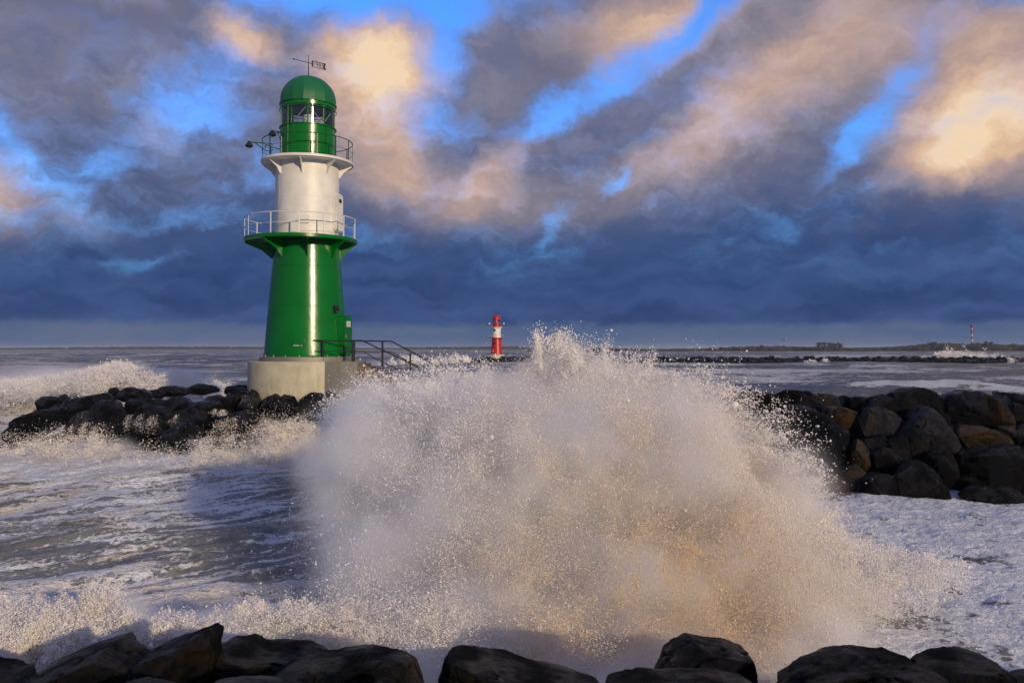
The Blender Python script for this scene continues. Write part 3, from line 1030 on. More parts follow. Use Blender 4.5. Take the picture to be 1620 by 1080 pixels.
def green_details(T):
    zz = lambda py, d=42.0: (at(485, py, d).z - ZF)
    # weather vane with its cut-out year
    zt = 14.08 + 0.72
    vdir = Vector((0.74, 0.67, 0)).normalized()
    ang = math.atan2(vdir.y, vdir.x)
    v = BM()
    v.tube([-0.84 * vdir + Vector((0, 0, zt)), 0.2 * vdir + Vector((0, 0, zt))], 0.014, 6)
    vane = v.build('vane_arm', M['black_iron'], T)
    BM().tube([-0.88 * vdir + Vector((0, 0, zt)), -0.78 * vdir + Vector((0, 0, zt))], [0.005, 0.045], 6).build('arrow_tip', M['black_iron'], vane)
    f = BM()
    Mx = Matrix.Translation((0, 0, zt)) @ Matrix.Rotation(ang, 4, 'Z')
    h = 0.165
    f.prism([(0.2, h), (0.17, h * .4), (0.17, -h * .4), (0.2, -h), (0.25, -h), (0.25, h)], 0.012, Mx)
    f.prism([(0.24, h), (0.24, h - 0.022), (0.86, h - 0.022), (0.86, h)], 0.0125, Mx)
    f.prism([(0.24, -h), (0.24, -h + 0.022), (0.86, -h + 0.022), (0.86, -h)], 0.0125, Mx)
    f.prism([(0.84, h), (0.84, -h), (0.99, -h), (0.91, 0), (0.99, h)], 0.013, Mx)
    f.build('vane_flag', M['black_iron'], vane)
    cu = bpy.data.curves.new('year', 'FONT')
    cu.body = '1985'
    cu.size = 0.36
    cu.extrude = 0.005
    cu.align_x = 'CENTER'
    cu.align_y = 'CENTER'
    tmp = bpy.data.objects.new('year', cu)
    COL.objects.link(tmp)
    dg = bpy.context.evaluated_depsgraph_get()
    me = bpy.data.meshes.new_from_object(tmp.evaluated_get(dg))
    bpy.data.objects.remove(tmp)
    sc = 0.56 / max(1e-3, (max(q.co.x for q in me.vertices) - min(q.co.x for q in me.vertices)))
    me.transform(Matrix.Scale(sc, 4, (1, 0, 0)))
    me.transform(Mx @ Matrix.Translation((0.545, 0, 0)) @ Matrix.Rotation(math.radians(90), 4, 'X'))
    me.materials.clear()
    me.materials.append(M['black_iron'])
    yo = bpy.data.objects.new('year_digits', me)
    COL.objects.link(yo)
    yo.parent = vane

    # upper door in the white drum
    dg_ = 79
    z0, z1 = zz(368.5), zz(308)
    Hd = z1 - z0
    c = polar(1.54, dg_, (z0 + z1) / 2)
    def plate(w, hh, r, y0, y1):
        pts = []
        for sx_, sz_, a0 in ((1, -1, -90), (1, 1, 0), (-1, 1, 90), (-1, -1, 180)):
            for k in range(5):
                a = math.radians(a0 + 22.5 * k)
                pts.append((sx_ * (w / 2 - r) + r * math.cos(a), sz_ * (hh / 2 - r) + r * math.sin(a)))
        return pts
    b = BM()
    b.prism(plate(0.86, Hd, 0.2, 0, 0), 0.22, facing(dg_, c - 0.0 * polar(1, dg_, 0)))
    fr = b.build('door_frame', M['white'], T)
    b = BM()
    b.prism(plate(0.76, Hd - 0.1, 0.17, 0, 0), 0.06, facing(dg_, polar(1.54 + 0.15, dg_, (z0 + z1) / 2)))
    d_ = b.build('door', M['white'], T)
    BM().box((0, 0, 0), (0.26, 0.03, 0.17), facing(dg_, polar(1.54 + 0.195, dg_, zz(320)))).build('door_window', M['dark'], d_)
    BM().box((0.30, 0, 0), (0.03, 0.05, 0.14), facing(dg_, polar(1.54 + 0.2, dg_, zz(345)))).build('handle', M['steel'], d_)
    # vent box on the drum
    b = BM()
    b.box((0, 0, 0), (0.46, 0.10, 0.40), facing(5, polar(1.57, 8, zz(346.5, 40.5))), bevel=0.015)
    b.build('vent_cover', M['white'], T)
    # seams running up the drum
    for dd in (-46, 2, 50):
        BM().tube([polar(1.541, dd, 6.0), polar(1.541, dd, 9.62)], 0.006, 4).build('weld_seam', M['white'], T)
    # antenna dish behind the lower railing on the far side
    BM().lathe([(0.001, 0), (0.25, 0.03), (0.36, 0.1), (0.37, 0.11)], 20, polar(2.0, -125, 6.35, (-0.3, 0))).build('basin', M['green_dark'], T)
    # lower door housing
    z0, z1 = 0.24, zz(499)
    Hd = z1 - z0
    dd = 76
    rr = 1.98
    b = BM()
    b.prism(plate(0.98, Hd, 0.22, 0, 0), 0.46, facing(dd, polar(rr - 0.02, dd, (z0 + z1) / 2)))
    b.build('door_frame', M['green'], T)
    b = BM()
    b.prism(plate(0.84, Hd - 0.12, 0.18, 0, 0), 0.05, facing(dd, polar(rr + 0.24, dd, (z0 + z1) / 2)))
    d_ = b.build('door', M['green'], T)
    st = BM().box((0, 0, 0), (0.42, 0.012, 0.27), facing(dd, polar(rr + 0.275, dd, zz(513)))).build('notice', M['bright'], d_)
    for i in range(3):
        BM().box((0, 0, 0.07 - i * 0.07), (0.32, 0.006, 0.022), facing(dd, polar(rr + 0.285, dd, zz(513)))).build('notice_line', M['rust'] if i == 1 else M['dark'], d_)
    for q in (0.35, Hd - 0.3):
        BM().tube([polar(rr + 0.22, dd + 13, z0 + q), polar(rr + 0.22, dd + 13, z0 + q + 0.16)], 0.035, 8).build('hinge', M['green_dark'], d_)
    BM().box((0, 0, 0), (0.04, 0.10, 0.16), facing(dd, polar(rr + 0.30, dd - 8, z0 + Hd * .48))).build('handle', M['steel'], d_)
    # wall lamp above the door
    l_ = BM().box((0, 0, 0), (0.26, 0.24, 0.34), facing(60, polar(1.87, 60, zz(490.5))), bevel=0.02).build('wall_lamp', M['dark'], T)
    BM().box((0, 0, 0), (0.17, 0.14, 0.05), facing(60, polar(1.92, 60, zz(494.8))), bevel=0.01).build('lens', M['bright'], l_)
    # small hatch with a pale pipe, low on the shaft
    h_ = BM().box((0, 0, 0), (0.56, 0.10, 0.34), facing(5, polar(1.99, 4, zz(542, 40))), bevel=0.02).build('hatch', M['green'], T)
    BM().tube([polar(2.08, -3, zz(546.5, 40)), polar(2.08, 5, zz(546.5, 40))], 0.02, 6).build('pipe', M['bright'], h_)
    BM().tube([polar(2.06, 8, zz(546.5, 40)), polar(2.10, 8, zz(546.5, 40))], 0.028, 8).build('cap', M['bright'], h_)
    # fog lamps on arms, upper gallery
    def arm_lamp(deg, r0, r1, z, zlow, nm, wall):
        b = BM()
        b.tube([polar(r0, deg, z), polar(r1, deg, z)], 0.028, 6)
        b.tube([polar(r0, deg, zlow), polar(r1 - 0.25, deg, z)], 0.022, 6)
        if not wall:
            b.tube([polar(r0, deg, zlow), polar(r0, deg, z + 0.02)], 0.022, 6)
            b.tube([polar(r0 - 0.33, deg, zlow), polar(r0 - 0.33, deg, z + 0.02)], 0.022, 6)
            b.tube([polar(r0 - 0.33, deg, zlow), polar(r0, deg, zlow)], 0.02, 6)
            b.tube([polar(r0 - 0.33, deg, z), polar(r0, deg, z)], 0.02, 6)
        a = b.build('lamp_arm', M['green_dark'], T)
        p = polar(r1, deg, z)
        BM().lathe([(0.04, 0.06), (0.06, 0.0), (0.10, -0.03), (0.19, -0.17), (0.20, -0.20), (0.17, -0.21), (0.12, -0.26), (0.001, -0.28)], 20, tuple(p)).build('lamp_shade', M['black_iron'], a)
        BM().tube([p + Vector((0, 0, 0.04)), p + Vector((0, 0, 0.2))], [0.03, 0.012], 6).build('lamp_cap', M['steel'], a)
    arm_lamp(-72, 2.02, 2.78, zz(231.5), zz(243.0), 'a', False)
    arm_lamp(-68, 1.32, 1.72, zz(204.5, 41), zz(218, 41), 'b', True)
    # pale downpipe and ladder stile on the lantern drum
    BM().tube([polar(1.37, -52, 9.82), polar(1.37, -52, 10.9)], 0.022, 6).build('downpipe', M['steel'], T)
    BM().tube([polar(1.37, -30, 9.82), polar(1.37, -30, 12.4)], 0.016, 6).build('ladder_stile', M['green'], T)
    BM().tube([polar(1.37, 24, 9.82), polar(1.37, 24, 11.4)], 0.007, 5).build('weld_seam', M['green'], T)
    BM().tube([polar(1.37, 52, 9.82), polar(1.37, 52, 11.4)], 0.012, 5).build('cable', M['green_dark'], T)
    # rim bolts on the dome
    for k, dg2 in enumerate((-38, -60, -20)):
        BM().tube([polar(0.52, dg2, 13.88), polar(0.56, dg2, 14.02)], 0.02, 6).build('eye_bolt', M['green_dark'], T)


green_details(green)

RX = at(785.5, 560, 306).x
RZ = at(785.5, 560.3, 306).z
red = lighthouse('lighthouse', (RX, 306, RZ), math.radians(-28), 'small red and white lighthouse far across the channel on its own stone head',
                 'red', 'red', 'red_dark', '', False)


def red_details(T):
    BM().tube([(-1.0, 0, 13.1), (-1.0, 0, 16.2)], 0.06, 6).build('aerial', M['red_dark'], T)
    BM().box((0, 0, 14.95), (1.4, 0.05, 0.12)).build('vane_arm', M['black_iron'], T)
    BM().box((0, 0, 0), (0.7, 0.16, 0.75), facing(0, polar(1.55, 2, 8.6))).build('window', M['dark'], T)
    BM().box((0, 0, 0), (0.7, 0.5, 0.8), facing(0, polar(1.65, 2, 3.9))).build('window', M['dark'], T)
    for dg, z in ((-62, 10.8), (118, 10.8)):
        a = BM().tube([polar(1.3, dg, z), polar(3.4, dg, z)], 0.05, 6).build('lamp_arm', M['red_dark'], T)
        BM().lathe([(0.05, 0.1), (0.35, -0.2), (0.35, -0.35), (0.001, -0.4)], 12, tuple(polar(3.4, dg, z))).build('lamp_shade', M['black_iron'], a)
        BM().box(polar(2.6, dg, z + 0.2), (0.5, 0.5, 0.5), bevel=0.05).build('lamp_box', M['bright'], a)


red_details(red)


# ------------------------------------------------------------------ landing, steps and railing beside the green lighthouse
def stairs():
    T = empty('access_stairs', at(575, 571, 41.0))
    tag(T, 'concrete landing with steps going down beside the green lighthouse', 'stairs')
    o = T.location
    x0, x1 = TX + 1.45, at(573, 571, 41).x
    zt = ZF - 0.004
    b = BM()
    b.box(((x0 + x1) / 2 - o.x, -0.13, (zt - 1.4) - o.z), (x1 - x0 + 0.02, 2.46, 2.8), bevel=0.015)
    b.build('landing', M['concrete_wet'], T)
    n = 12
    xe, ze = at(668, 617, 41).x, at(668, 617, 41).z
    dx, dz = (xe - x1) / n, (zt - ze) / n
    for i in range(n):
        hh = 2.8 - i * dz
        b = BM()
        b.box((x1 + dx * (i + .5) - o.x + 0.012, 0.1, (zt - dz * (i + 1)) - 1.0 - o.z), (dx - 0.004, 2.0, 2.0), bevel=0.01)
        b.build('step', M['brickish'], T)


def brickish():
    m, t, out = new_mat('stained_step_stone')
    co = t.n.new('ShaderNodeNewGeometry').outputs['Position']
    a = t.noise(co, 2.0, 8, 0.65)
    c = t.mix(t.mapr(a, 0.35, 0.65), (0.10, 0.055, 0.03, 1), (0.20, 0.13, 0.08, 1))
    principled(t, out, Base_Color=c, Roughness=0.6, Normal=bump(t, t.noise(co, 12, 6, .7), 0.4, 0.02))
    return m


M['brickish'] = brickish()
M['concrete_wet'] = paint('wet_concrete', (0.20, 0.20, 0.17), 0.4, (0.10, 0.08, 0.05), 0.8)
stairs()


def handrail():
    T = empty('stair_railing', at(560, 571, 41))
    tag(T, 'dark iron railing along the landing and steps of the green lighthouse', 'railing')
    o = T.location
    mt = M['black_iron']

    def side(Y, xs, zb, posts, mid):
        p = [at(x, y, Y) - o for x, y in xs]
        BM().tube(p, 0.034, 8).build('top_rail', mt, T)
        q = [at(x, y, Y) - o for x, y in mid]
        BM().tube(q, 0.022, 8).build('middle_rail', mt, T)
        for (x, ya, yb, w) in posts:
            a, b = at(x, ya, Y) - o, at(x, yb, Y) - o
            BM().box((a + b) / 2, (w, w, a.z - b.z)).build('post', mt, T)
    side(40.2, [(495, 538.5), (573, 538.5), (640, 570), (672, 586)], None,
         [(511, 538.5, 571, 0.07), (559, 538.5, 581, 0.15), (605, 554, 600, 0.09)], [(495, 555.5), (573, 555.5), (598, 569), (650, 594)])
    side(41.6, [(544, 538.8), (619, 539.6), (662, 562), (702, 587)], None,
         [(605, 539.5, 580, 0.09), (649, 558, 600, 0.08), (690, 580, 612, 0.08)], [(538, 555.5), (619, 556.5), (662, 580), (680, 592)])


handrail()
# ------------------------------------------------------------------ boulders
def core_left(x, y):
    t = sstep(-26, -12, x)
    top = 0.4 + 1.9 * t
    return -1.5 + (top + 1.5) * np.exp(-((y - (41.6 + 0.0 * x)) / 3.0) ** 4) * sstep(-26.0, -22, x) * sstep(4, -4, x)


rubble_mound('spit_core', (-27, 4, 36.8, 47), 0.16, core_left, 5, 'rock')
rubble_mound('mole_core', (4, 34, 30.6, 37.5), 0.16,
             lambda x, y: -1.5 + 3.9 * np.exp(-((y - 34.4) / 2.6) ** 4) * sstep(5, 9, x), 9, 'rock')
rubble_mound('shore_core', (-14, 14, -6, 10.4), 0.12,
             lambda x, y: -1.5 + 3.2 * sstep(10.4, 7.6, y), 13, 'rock_fore')

GL, GR, GF = 'boulders of the spit at the green lighthouse', 'boulders of the mole across the pool', 'wet boulders on the near shore'
LEFT = [
 ([(65,647),(65,633),(73,627),(90,627),(97,635),(93,650),(73,655)], 41, 'round dark boulder at the outer end of the spit, foam behind it', 'rock'),
 ([(92,647),(97,627),(105,623),(111,629),(114,644)], 41.3, 'small dark knob of rock next to the round end boulder', 'rock'),
 ([(76,654),(97,642),(124,631),(173,621),(180,625),(190,638),(164,650),(130,652),(104,658)], 40.6, 'long smooth wet slab on top of the outer spit', 'rock'),
 ([(21,702),(22,687),(36,664),(66,654),(104,642),(131,644),(131,656),(110,668),(69,690),(57,696)], 39.5, 'long black slab sloping down into the surf at the spit end', 'rock'),
 ([(8,690),(17,676),(31,673),(34,690),(19,698)], 40.2, 'small dark rock washed by foam below the sloping black slab', 'rock'),
 ([(-40,724),(0,711),(29,698),(66,692),(93,689),(111,697),(88,716),(69,726),(35,720),(0,732)], 38.3, 'low dark ledge with water pouring off it, lowest on the spit', 'rock'),
 ([(104,690),(124,657),(149,649),(170,659),(176,682),(170,705),(140,712),(112,706)], 38.8, 'grey brown slab tilted into the surf in the middle of the spit', 'rock_grey'),
 ([(147,649),(175,633),(190,633),(206,656),(203,688),(181,700),(166,698),(156,673)], 39.2, 'upright black boulder left of the long waterfall', 'rock'),
 ([(173,622),(180,614),(187,612),(192,618),(190,628),(178,630)], 42.6, 'small pointed rock on the skyline of the spit', 'rock'),
 ([(192,622),(199,613),(211,612),(224,616),(226,629),(210,635),(195,630)], 42.2, 'double humped dark rock on the skyline of the spit', 'rock'),
 ([(212,634),(221,619),(231,615),(246,623),(242,636),(216,642)], 41.5, 'blunt dark rock just before the skyline humps', 'rock'),
 ([(236,619),(250,615),(264,621),(260,630),(240,628)], 42.6, 'thin flat stone between two skyline boulders', 'rock'),
 ([(250,620),(262,611),(280,610),(300,614),(309,621),(290,626),(262,626)], 44, 'long low boulder behind the water basin of the spit', 'rock'),
 ([(298,615),(317,607),(341,609),(353,618),(324,624),(305,622)], 44.6, 'wide rounded boulder at the far edge of the spit', 'rock'),
 ([(358,622),(362,611),(381,608),(396,610),(402,621),(372,623)], 44.2, 'flat topped boulder touching the concrete foundation at the back', 'rock'),
 ([(203,652),(215,630),(255,630),(280,637),(278,650),(238,656)], 40.6, 'broad wet boulder above the long waterfall', 'rock'),
 ([(262,645),(275,628),(295,626),(307,636),(290,650),(275,652)], 40.4, 'dark blocky rock at the edge of the basin', 'rock'),
 ([(322,636),(333,627),(350,624),(358,630),(361,644),(345,646)], 41, 'pointed dark rock standing alone in the basin', 'rock'),
 ([(361,634),(370,618),(388,613),(397,619),(392,636),(378,650),(362,652)], 40.5, 'big black boulder leaning on the pale tilted stone', 'rock'),
 ([(379,646),(388,626),(402,616),(412,622),(418,636),(410,648),(384,650)], 39.6, 'pale grey tilted stone at the foot of the foundation', 'rock_grey'),
 ([(414,640),(416,628),(426,621),(441,625),(442,642),(430,654),(417,652)], 39.9, 'dark round rock just right of the pale tilted stone', 'rock'),
 ([(428,655),(440,631),(462,621),(476,627),(482,647),(470,666),(440,660)], 39.4, 'broad greenish boulder below the front of the foundation', 'rock'),
 ([(468,650),(485,627),(497,621),(512,622),(520,640),(512,664),(478,664)], 39.1, 'large green black boulder close to the big spray', 'rock'),
 ([(418,646),(424,630),(440,622),(456,632),(452,652),(430,660)], 39.2, 'squat black boulder filling the gap under the concrete foundation', 'rock'),
 ([(508,632),(522,618),(536,624),(542,645),(530,664),(512,664)], 39.4, 'jagged boulder half lost in the big spray', 'rock'),
 ([(284,654),(293,638),(330,633),(352,636),(364,652),(341,664),(310,660)], 39.9, 'wet ledge with a thin sheet of water pouring off its end', 'rock'),
 ([(275,672),(288,650),(312,645),(333,650),(340,672),(310,676)], 39.2, 'faceted dark rock under the wet ledge', 'rock'),
 ([(204,662),(237,640),(265,643),(284,652),(281,676),(250,688),(205,688)], 39.4, 'smooth boulder covered by the long waterfall', 'rock'),
 ([(260,708),(265,687),(286,666),(307,666),(321,677),(333,690),(320,706),(300,716),(275,716)], 37.9, 'large pointed black boulder standing forward in the surf', 'rock'),
 ([(305,710),(315,692),(346,683),(372,680),(394,688),(388,706),(355,715),(320,716)], 37.9, 'flat ridged boulder in the surf beside the large pointed one', 'rock'),
 ([(336,672),(346,659),(404,646),(420,652),(414,672),(358,686)], 38.7, 'slab under the foaming cascade below the pale tilted stone', 'rock'),
 ([(160,734),(172,721),(190,718),(205,722),(214,734),(190,742)], 37.0, 'brown stone just breaking through the foam in front of the spit', 'rock_brown'),
]
RIGHT = [
 ([(1221,637),(1224,624),(1241,616),(1269,618),(1291,628),(1296,641),(1289,652),(1260,652),(1235,647)], 33, 'broad dark boulder on the skyline at the spray end of the mole', 'rock'),
 ([(1190,634),(1199,624),(1210,621),(1224,627),(1226,645),(1200,648)], 33.6, 'dim rounded boulder just inside the edge of the spray', 'rock'),
 ([(1288,632),(1292,622),(1310,623),(1320,630),(1326,646),(1296,646)], 33.5, 'narrow pale edged stone wedged on the mole top', 'rock_grey'),
 ([(1316,632),(1328,625),(1341,628),(1350,632),(1350,654),(1325,654)], 33.6, 'small square stone on the mole top', 'rock'),
 ([(1341,632),(1350,627),(1366,627),(1370,636),(1358,656),(1341,656)], 33.1, 'flat topped dark stone in a dip of the mole top', 'rock'),
 ([(1224,652),(1237,639),(1263,641),(1284,652),(1299,662),(1287,682),(1272,700),(1247,702),(1232,680)], 31.6, 'big boulder with brown patches next to the flying drops', 'rock'),
 ([(1289,656),(1300,643),(1317,642),(1354,654),(1347,672),(1332,686),(1311,680),(1294,670)], 31.9, 'wedge shaped green brown boulder with a bright top edge', 'rock_brown'),
 ([(1275,692),(1289,672),(1310,669),(1329,681),(1326,695),(1312,706),(1316,719),(1306,734),(1282,736),(1274,711)], 30.8, 'tall knobbly boulder with a pale lichen patch on top', 'rock'),
 ([(1352,650),(1367,631),(1385,624),(1404,632),(1414,648),(1402,664),(1365,660)], 32.6, 'rounded boulder leaning on the highest rock of the mole', 'rock'),
 ([(1350,664),(1365,645),(1382,642),(1402,653),(1417,668),(1402,686),(1375,690),(1353,684)], 31.7, 'brownish dome shaped boulder below the highest rock', 'rock_grey'),
 ([(1390,634),(1405,621),(1422,615),(1441,612),(1454,618),(1466,628),(1478,638),(1484,652),(1467,668),(1440,668),(1410,660)], 32.7, 'highest and widest dark boulder of the mole', 'rock'),
 ([(1460,628),(1471,621),(1480,629),(1480,648),(1464,646)], 33.6, 'small dark stone peeping out behind the highest boulder', 'rock'),
 ([(1476,634),(1487,623),(1511,617),(1530,619),(1546,623),(1547,644),(1532,666),(1503,672),(1480,656)], 32.1, 'flat topped boulder with wet shining streaks on top', 'rock'),
 ([(1536,652),(1543,626),(1554,623),(1564,633),(1583,654),(1584,667),(1563,674),(1544,668)], 31.6, 'rough brown sunlit boulder on the upper mole', 'rock_brown'),
 ([(1557,630),(1565,618),(1591,622),(1620,630),(1660,640),(1660,656),(1620,656),(1580,648)], 33.1, 'reddish dark slab on the skyline at the frame edge', 'rock'),
 ([(1568,656),(1583,635),(1609,648),(1650,650),(1650,676),(1590,678)], 32.1, 'dark slab crossed by one bright wet edge', 'rock'),
 ([(1416,684),(1440,658),(1463,646),(1474,658),(1483,678),(1491,700),(1480,708),(1437,722),(1422,716)], 30.8, 'tall steep boulder with a pale pink right edge', 'rock_grey'),
 ([(1431,660),(1444,643),(1456,641),(1466,648),(1452,668),(1436,672)], 31.7, 'small tip of rock behind the tall steep boulder', 'rock_grey'),
 ([(1494,682),(1504,670),(1533,672),(1563,683),(1583,694),(1594,704),(1578,712),(1555,716),(1530,712),(1502,702)], 31.0, 'light brown oval boulder lying across the mole face', 'rock_brown'),
 ([(1496,728),(1504,711),(1533,704),(1567,700),(1604,706),(1617,719),(1620,736),(1596,770),(1530,776),(1491,772)], 30.2, 'largest smooth black boulder low on the mole', 'rock'),
 ([(1405,750),(1428,727),(1446,728),(1461,744),(1474,767),(1488,783),(1489,798),(1461,800),(1417,788),(1405,775)], 29.2, 'blue black pyramid boulder standing in the foam', 'rock'),
 ([(1354,786),(1354,756),(1375,745),(1402,750),(1408,775),(1396,798),(1370,798)], 29.4, 'square black block standing in the foam beside the pyramid', 'rock'),
 ([(1367,718),(1385,704),(1402,710),(1424,735),(1420,758),(1395,754),(1375,738)], 30.3, 'smooth blue tinted slab above the square block', 'rock'),
 ([(1325,756),(1334,737),(1350,733),(1364,748),(1364,774),(1334,774)], 30, 'brown rounded stone at the waterline under the lichen boulder', 'rock_brown'),
 ([(1336,714),(1352,692),(1364,700),(1366,728),(1354,744),(1338,728)], 30.6, 'upright brown stone in the shade of the mole face', 'rock_brown'),
 ([(1294,774),(1304,750),(1320,748),(1332,756),(1330,778),(1305,782)], 30, 'small brown stone at the waterline near the spray', 'rock_brown'),
 ([(1588,765),(1605,738),(1640,728),(1660,760),(1640,780),(1600,778)], 29.8, 'rough brown black boulder at the waterline by the frame edge', 'rock'),
 ([(1497,778),(1530,767),(1585,768),(1602,778),(1611,794),(1600,802),(1533,796),(1513,788)], 28.8, 'low flat wet rock lying in the foam before the mole', 'rock'),
 ([(1510,806),(1520,796),(1533,796),(1540,805),(1525,812)], 28.2, 'tiny dark stone alone in the foam', 'rock'),
 ([(1062,624),(1070,608),(1088,606),(1100,618),(1100,638),(1070,638)], 34.6, 'first dim boulder seen through the spray, farthest along the mole', 'rock'),
 ([(1096,618),(1112,606),(1128,612),(1132,634),(1105,636)], 34.4, 'second dim boulder seen through the spray', 'rock'),
 ([(1162,634),(1172,616),(1190,616),(1196,630),(1192,650),(1168,650)], 34.0, 'square dim boulder in the edge of the spray', 'rock'),
 ([(1128,628),(1145,615),(1162,620),(1168,644),(1135,646)], 34.2, 'low dim boulder in the gap of the spray', 'rock'),
 ([(1222,705),(1245,690),(1275,705),(1282,735),(1260,762),(1228,755)], 30.8, 'black boulder behind the lowest flying drops', 'rock'),
 ([(1262,745),(1275,732),(1300,728),(1312,748),(1297,778),(1262,776)], 30.2, 'black stone at the waterline behind the last drops', 'rock'),
 ([(1198,665),(1220,650),(1237,680),(1237,712),(1205,717),(1188,690)], 31.5, 'dark boulder behind the thick flying drops', 'rock'),
 ([(1165,655),(1195,645),(1207,680),(1192,704),(1158,694)], 32, 'dark boulder mostly hidden by the drops', 'rock'),
 ([(1115,650),(1150,640),(1172,670),(1152,698),(1112,694)], 32.3, 'dark boulder deep inside the spray', 'rock'),
 ([(1190,720),(1230,715),(1242,750),(1217,774),(1186,760)], 30.5, 'dark low boulder behind the lower spray edge', 'rock'),
 ([(1358,694),(1395,683),(1404,710),(1377,724),(1353,716)], 31.1, 'dark stone in the shaded hollow of the mole face', 'rock'),
 ([(1560,664),(1582,660),(1604,680),(1592,698),(1566,694)], 31.5, 'dark grey stone between the brown boulder and the oval one', 'rock_grey'),
 ([(1590,680),(1620,665),(1660,680),(1660,715),(1615,716),(1592,700)], 30.9, 'blue black boulder above the frame edge waterline', 'rock'),
 ([(1478,676),(1500,668),(1506,720),(1490,730),(1480,704)], 31.3, 'thin dark stone wedged beside the oval boulder', 'rock'),
 ([(1396,698),(1422,684),(1434,720),(1412,734),(1392,722)], 30.7, 'dark stone under the brownish dome boulder', 'rock'),
 ([(1452,715),(1490,700),(1502,735),(1497,768),(1470,772),(1455,745)], 30.2, 'dark stone between the pyramid and the largest boulder', 'rock'),
 ([(1620,745),(1650,725),(1680,740),(1680,775),(1630,775)], 30.3, 'dark stone cut by the frame edge', 'rock'),
]
FORE = [
 ([(-60,1100),(-60,1040),(0,1037),(25,1040),(42,1048),(58,1045),(78,1060),(84,1100)], 8.6, 'low black rock in the bottom left corner', 'rock_fore', 1.2),
 ([(70,1120),(80,1062),(86,1047),(110,1032),(150,1015),(185,1004),(208,996),(218,1003),(240,1011),(243,1016),(270,1020),(280,1120)], 8.3, 'long dark slab rising to a rounded hump, brown patches on its face', 'rock_fore', 1.4),
 ([(228,1120),(236,1030),(262,1013),(285,1004),(310,995),(346,981),(357,988),(354,1010),(352,1050),(345,1120)], 8.15, 'black rock ending in a sharp upright point', 'rock_fore', 1.2),
 ([(346,1090),(352,1030),(360,1006),(384,994),(410,999),(430,1008),(470,1012),(505,1016),(524,1026),(515,1060),(480,1100)], 8.8, 'glistening wet rock sprinkled with drops behind the pointed rock', 'rock_fore', 1.3),
 ([(425,1120),(440,1054),(470,1034),(510,1024),(545,1024),(590,1017),(630,1013),(650,1016),(662,1030),(672,1060),(680,1120)], 8.0, 'wide flat topped black rock left of the spray gap', 'rock_fore', 1.3),
 ([(688,1130),(700,1050),(708,1020),(718,1008),(735,1013),(755,1024),(775,1024),(810,1034),(850,1048),(900,1054),(950,1068),(960,1130)], 8.2, 'long dark rock with a raised corner, sloping away to a low end', 'rock_fore', 1.4),
 ([(935,1120),(955,1066),(985,1056),(1040,1058),(1080,1054),(1140,1058),(1180,1066),(1200,1120)], 7.8, 'low flat black rock in front of the speckled block', 'rock_fore', 1.0),
 ([(1022,1110),(1032,1052),(1046,1022),(1064,1006),(1085,998),(1110,1004),(1150,1008),(1170,1014),(1176,1035),(1175,1110)], 8.7, 'square block of rock speckled with white foam drops', 'rock_fore', 1.2),
 ([(1190,1150),(1215,1072),(1250,1045),(1290,1026),(1340,1019),(1385,1017),(1420,1022),(1450,1040),(1470,1065),(1490,1150)], 7.6, 'big smooth rounded boulder, widest of the near shore', 'rock_fore', 1.5),
 ([(1410,1110),(1420,1022),(1450,1020),(1500,1018),(1540,1026),(1560,1040),(1585,1062),(1600,1110)], 8.2, 'dark hump of rock beside the big smooth boulder', 'rock_fore', 1.3),
 ([(1560,1120),(1575,1072),(1600,1058),(1640,1056),(1680,1070),(1690,1120)], 8.4, 'low black rock in the bottom corner beside the foam', 'rock_fore', 1.1),
 ([(580,1100),(592,1076),(606,1069),(620,1072),(632,1084),(640,1100)], 7.2, 'small smooth grey stone before the wide flat topped rock', 'rock_fore', 0.5),
 ([(180,1110),(200,1074),(235,1068),(275,1070),(300,1082),(310,1110)], 7.2, 'flat wet stone before the long slab', 'rock_fore', 0.6),
 ([(325,1110),(345,1072),(400,1067),(460,1068),(500,1074),(515,1110)], 7.3, 'flat pale wet stone at the bottom before the glistening rock', 'rock_grey', 0.6),
]
for poly, Y, lab, mt in LEFT:
    rock_px(poly, Y, lab, mt, GL, 4, flat=4)
for poly, Y, lab, mt in RIGHT:
    rock_px(poly, Y, lab, mt, GR, 5 if (max(p[0] for p in poly) - min(p[0] for p in poly)) > 60 else 4, flat=3)
for poly, Y, lab, mt, dp in FORE:
    rock_px(poly, Y, lab, mt, GF, 6 if dp > 1.15 else 5, depth=dp, flat=3)


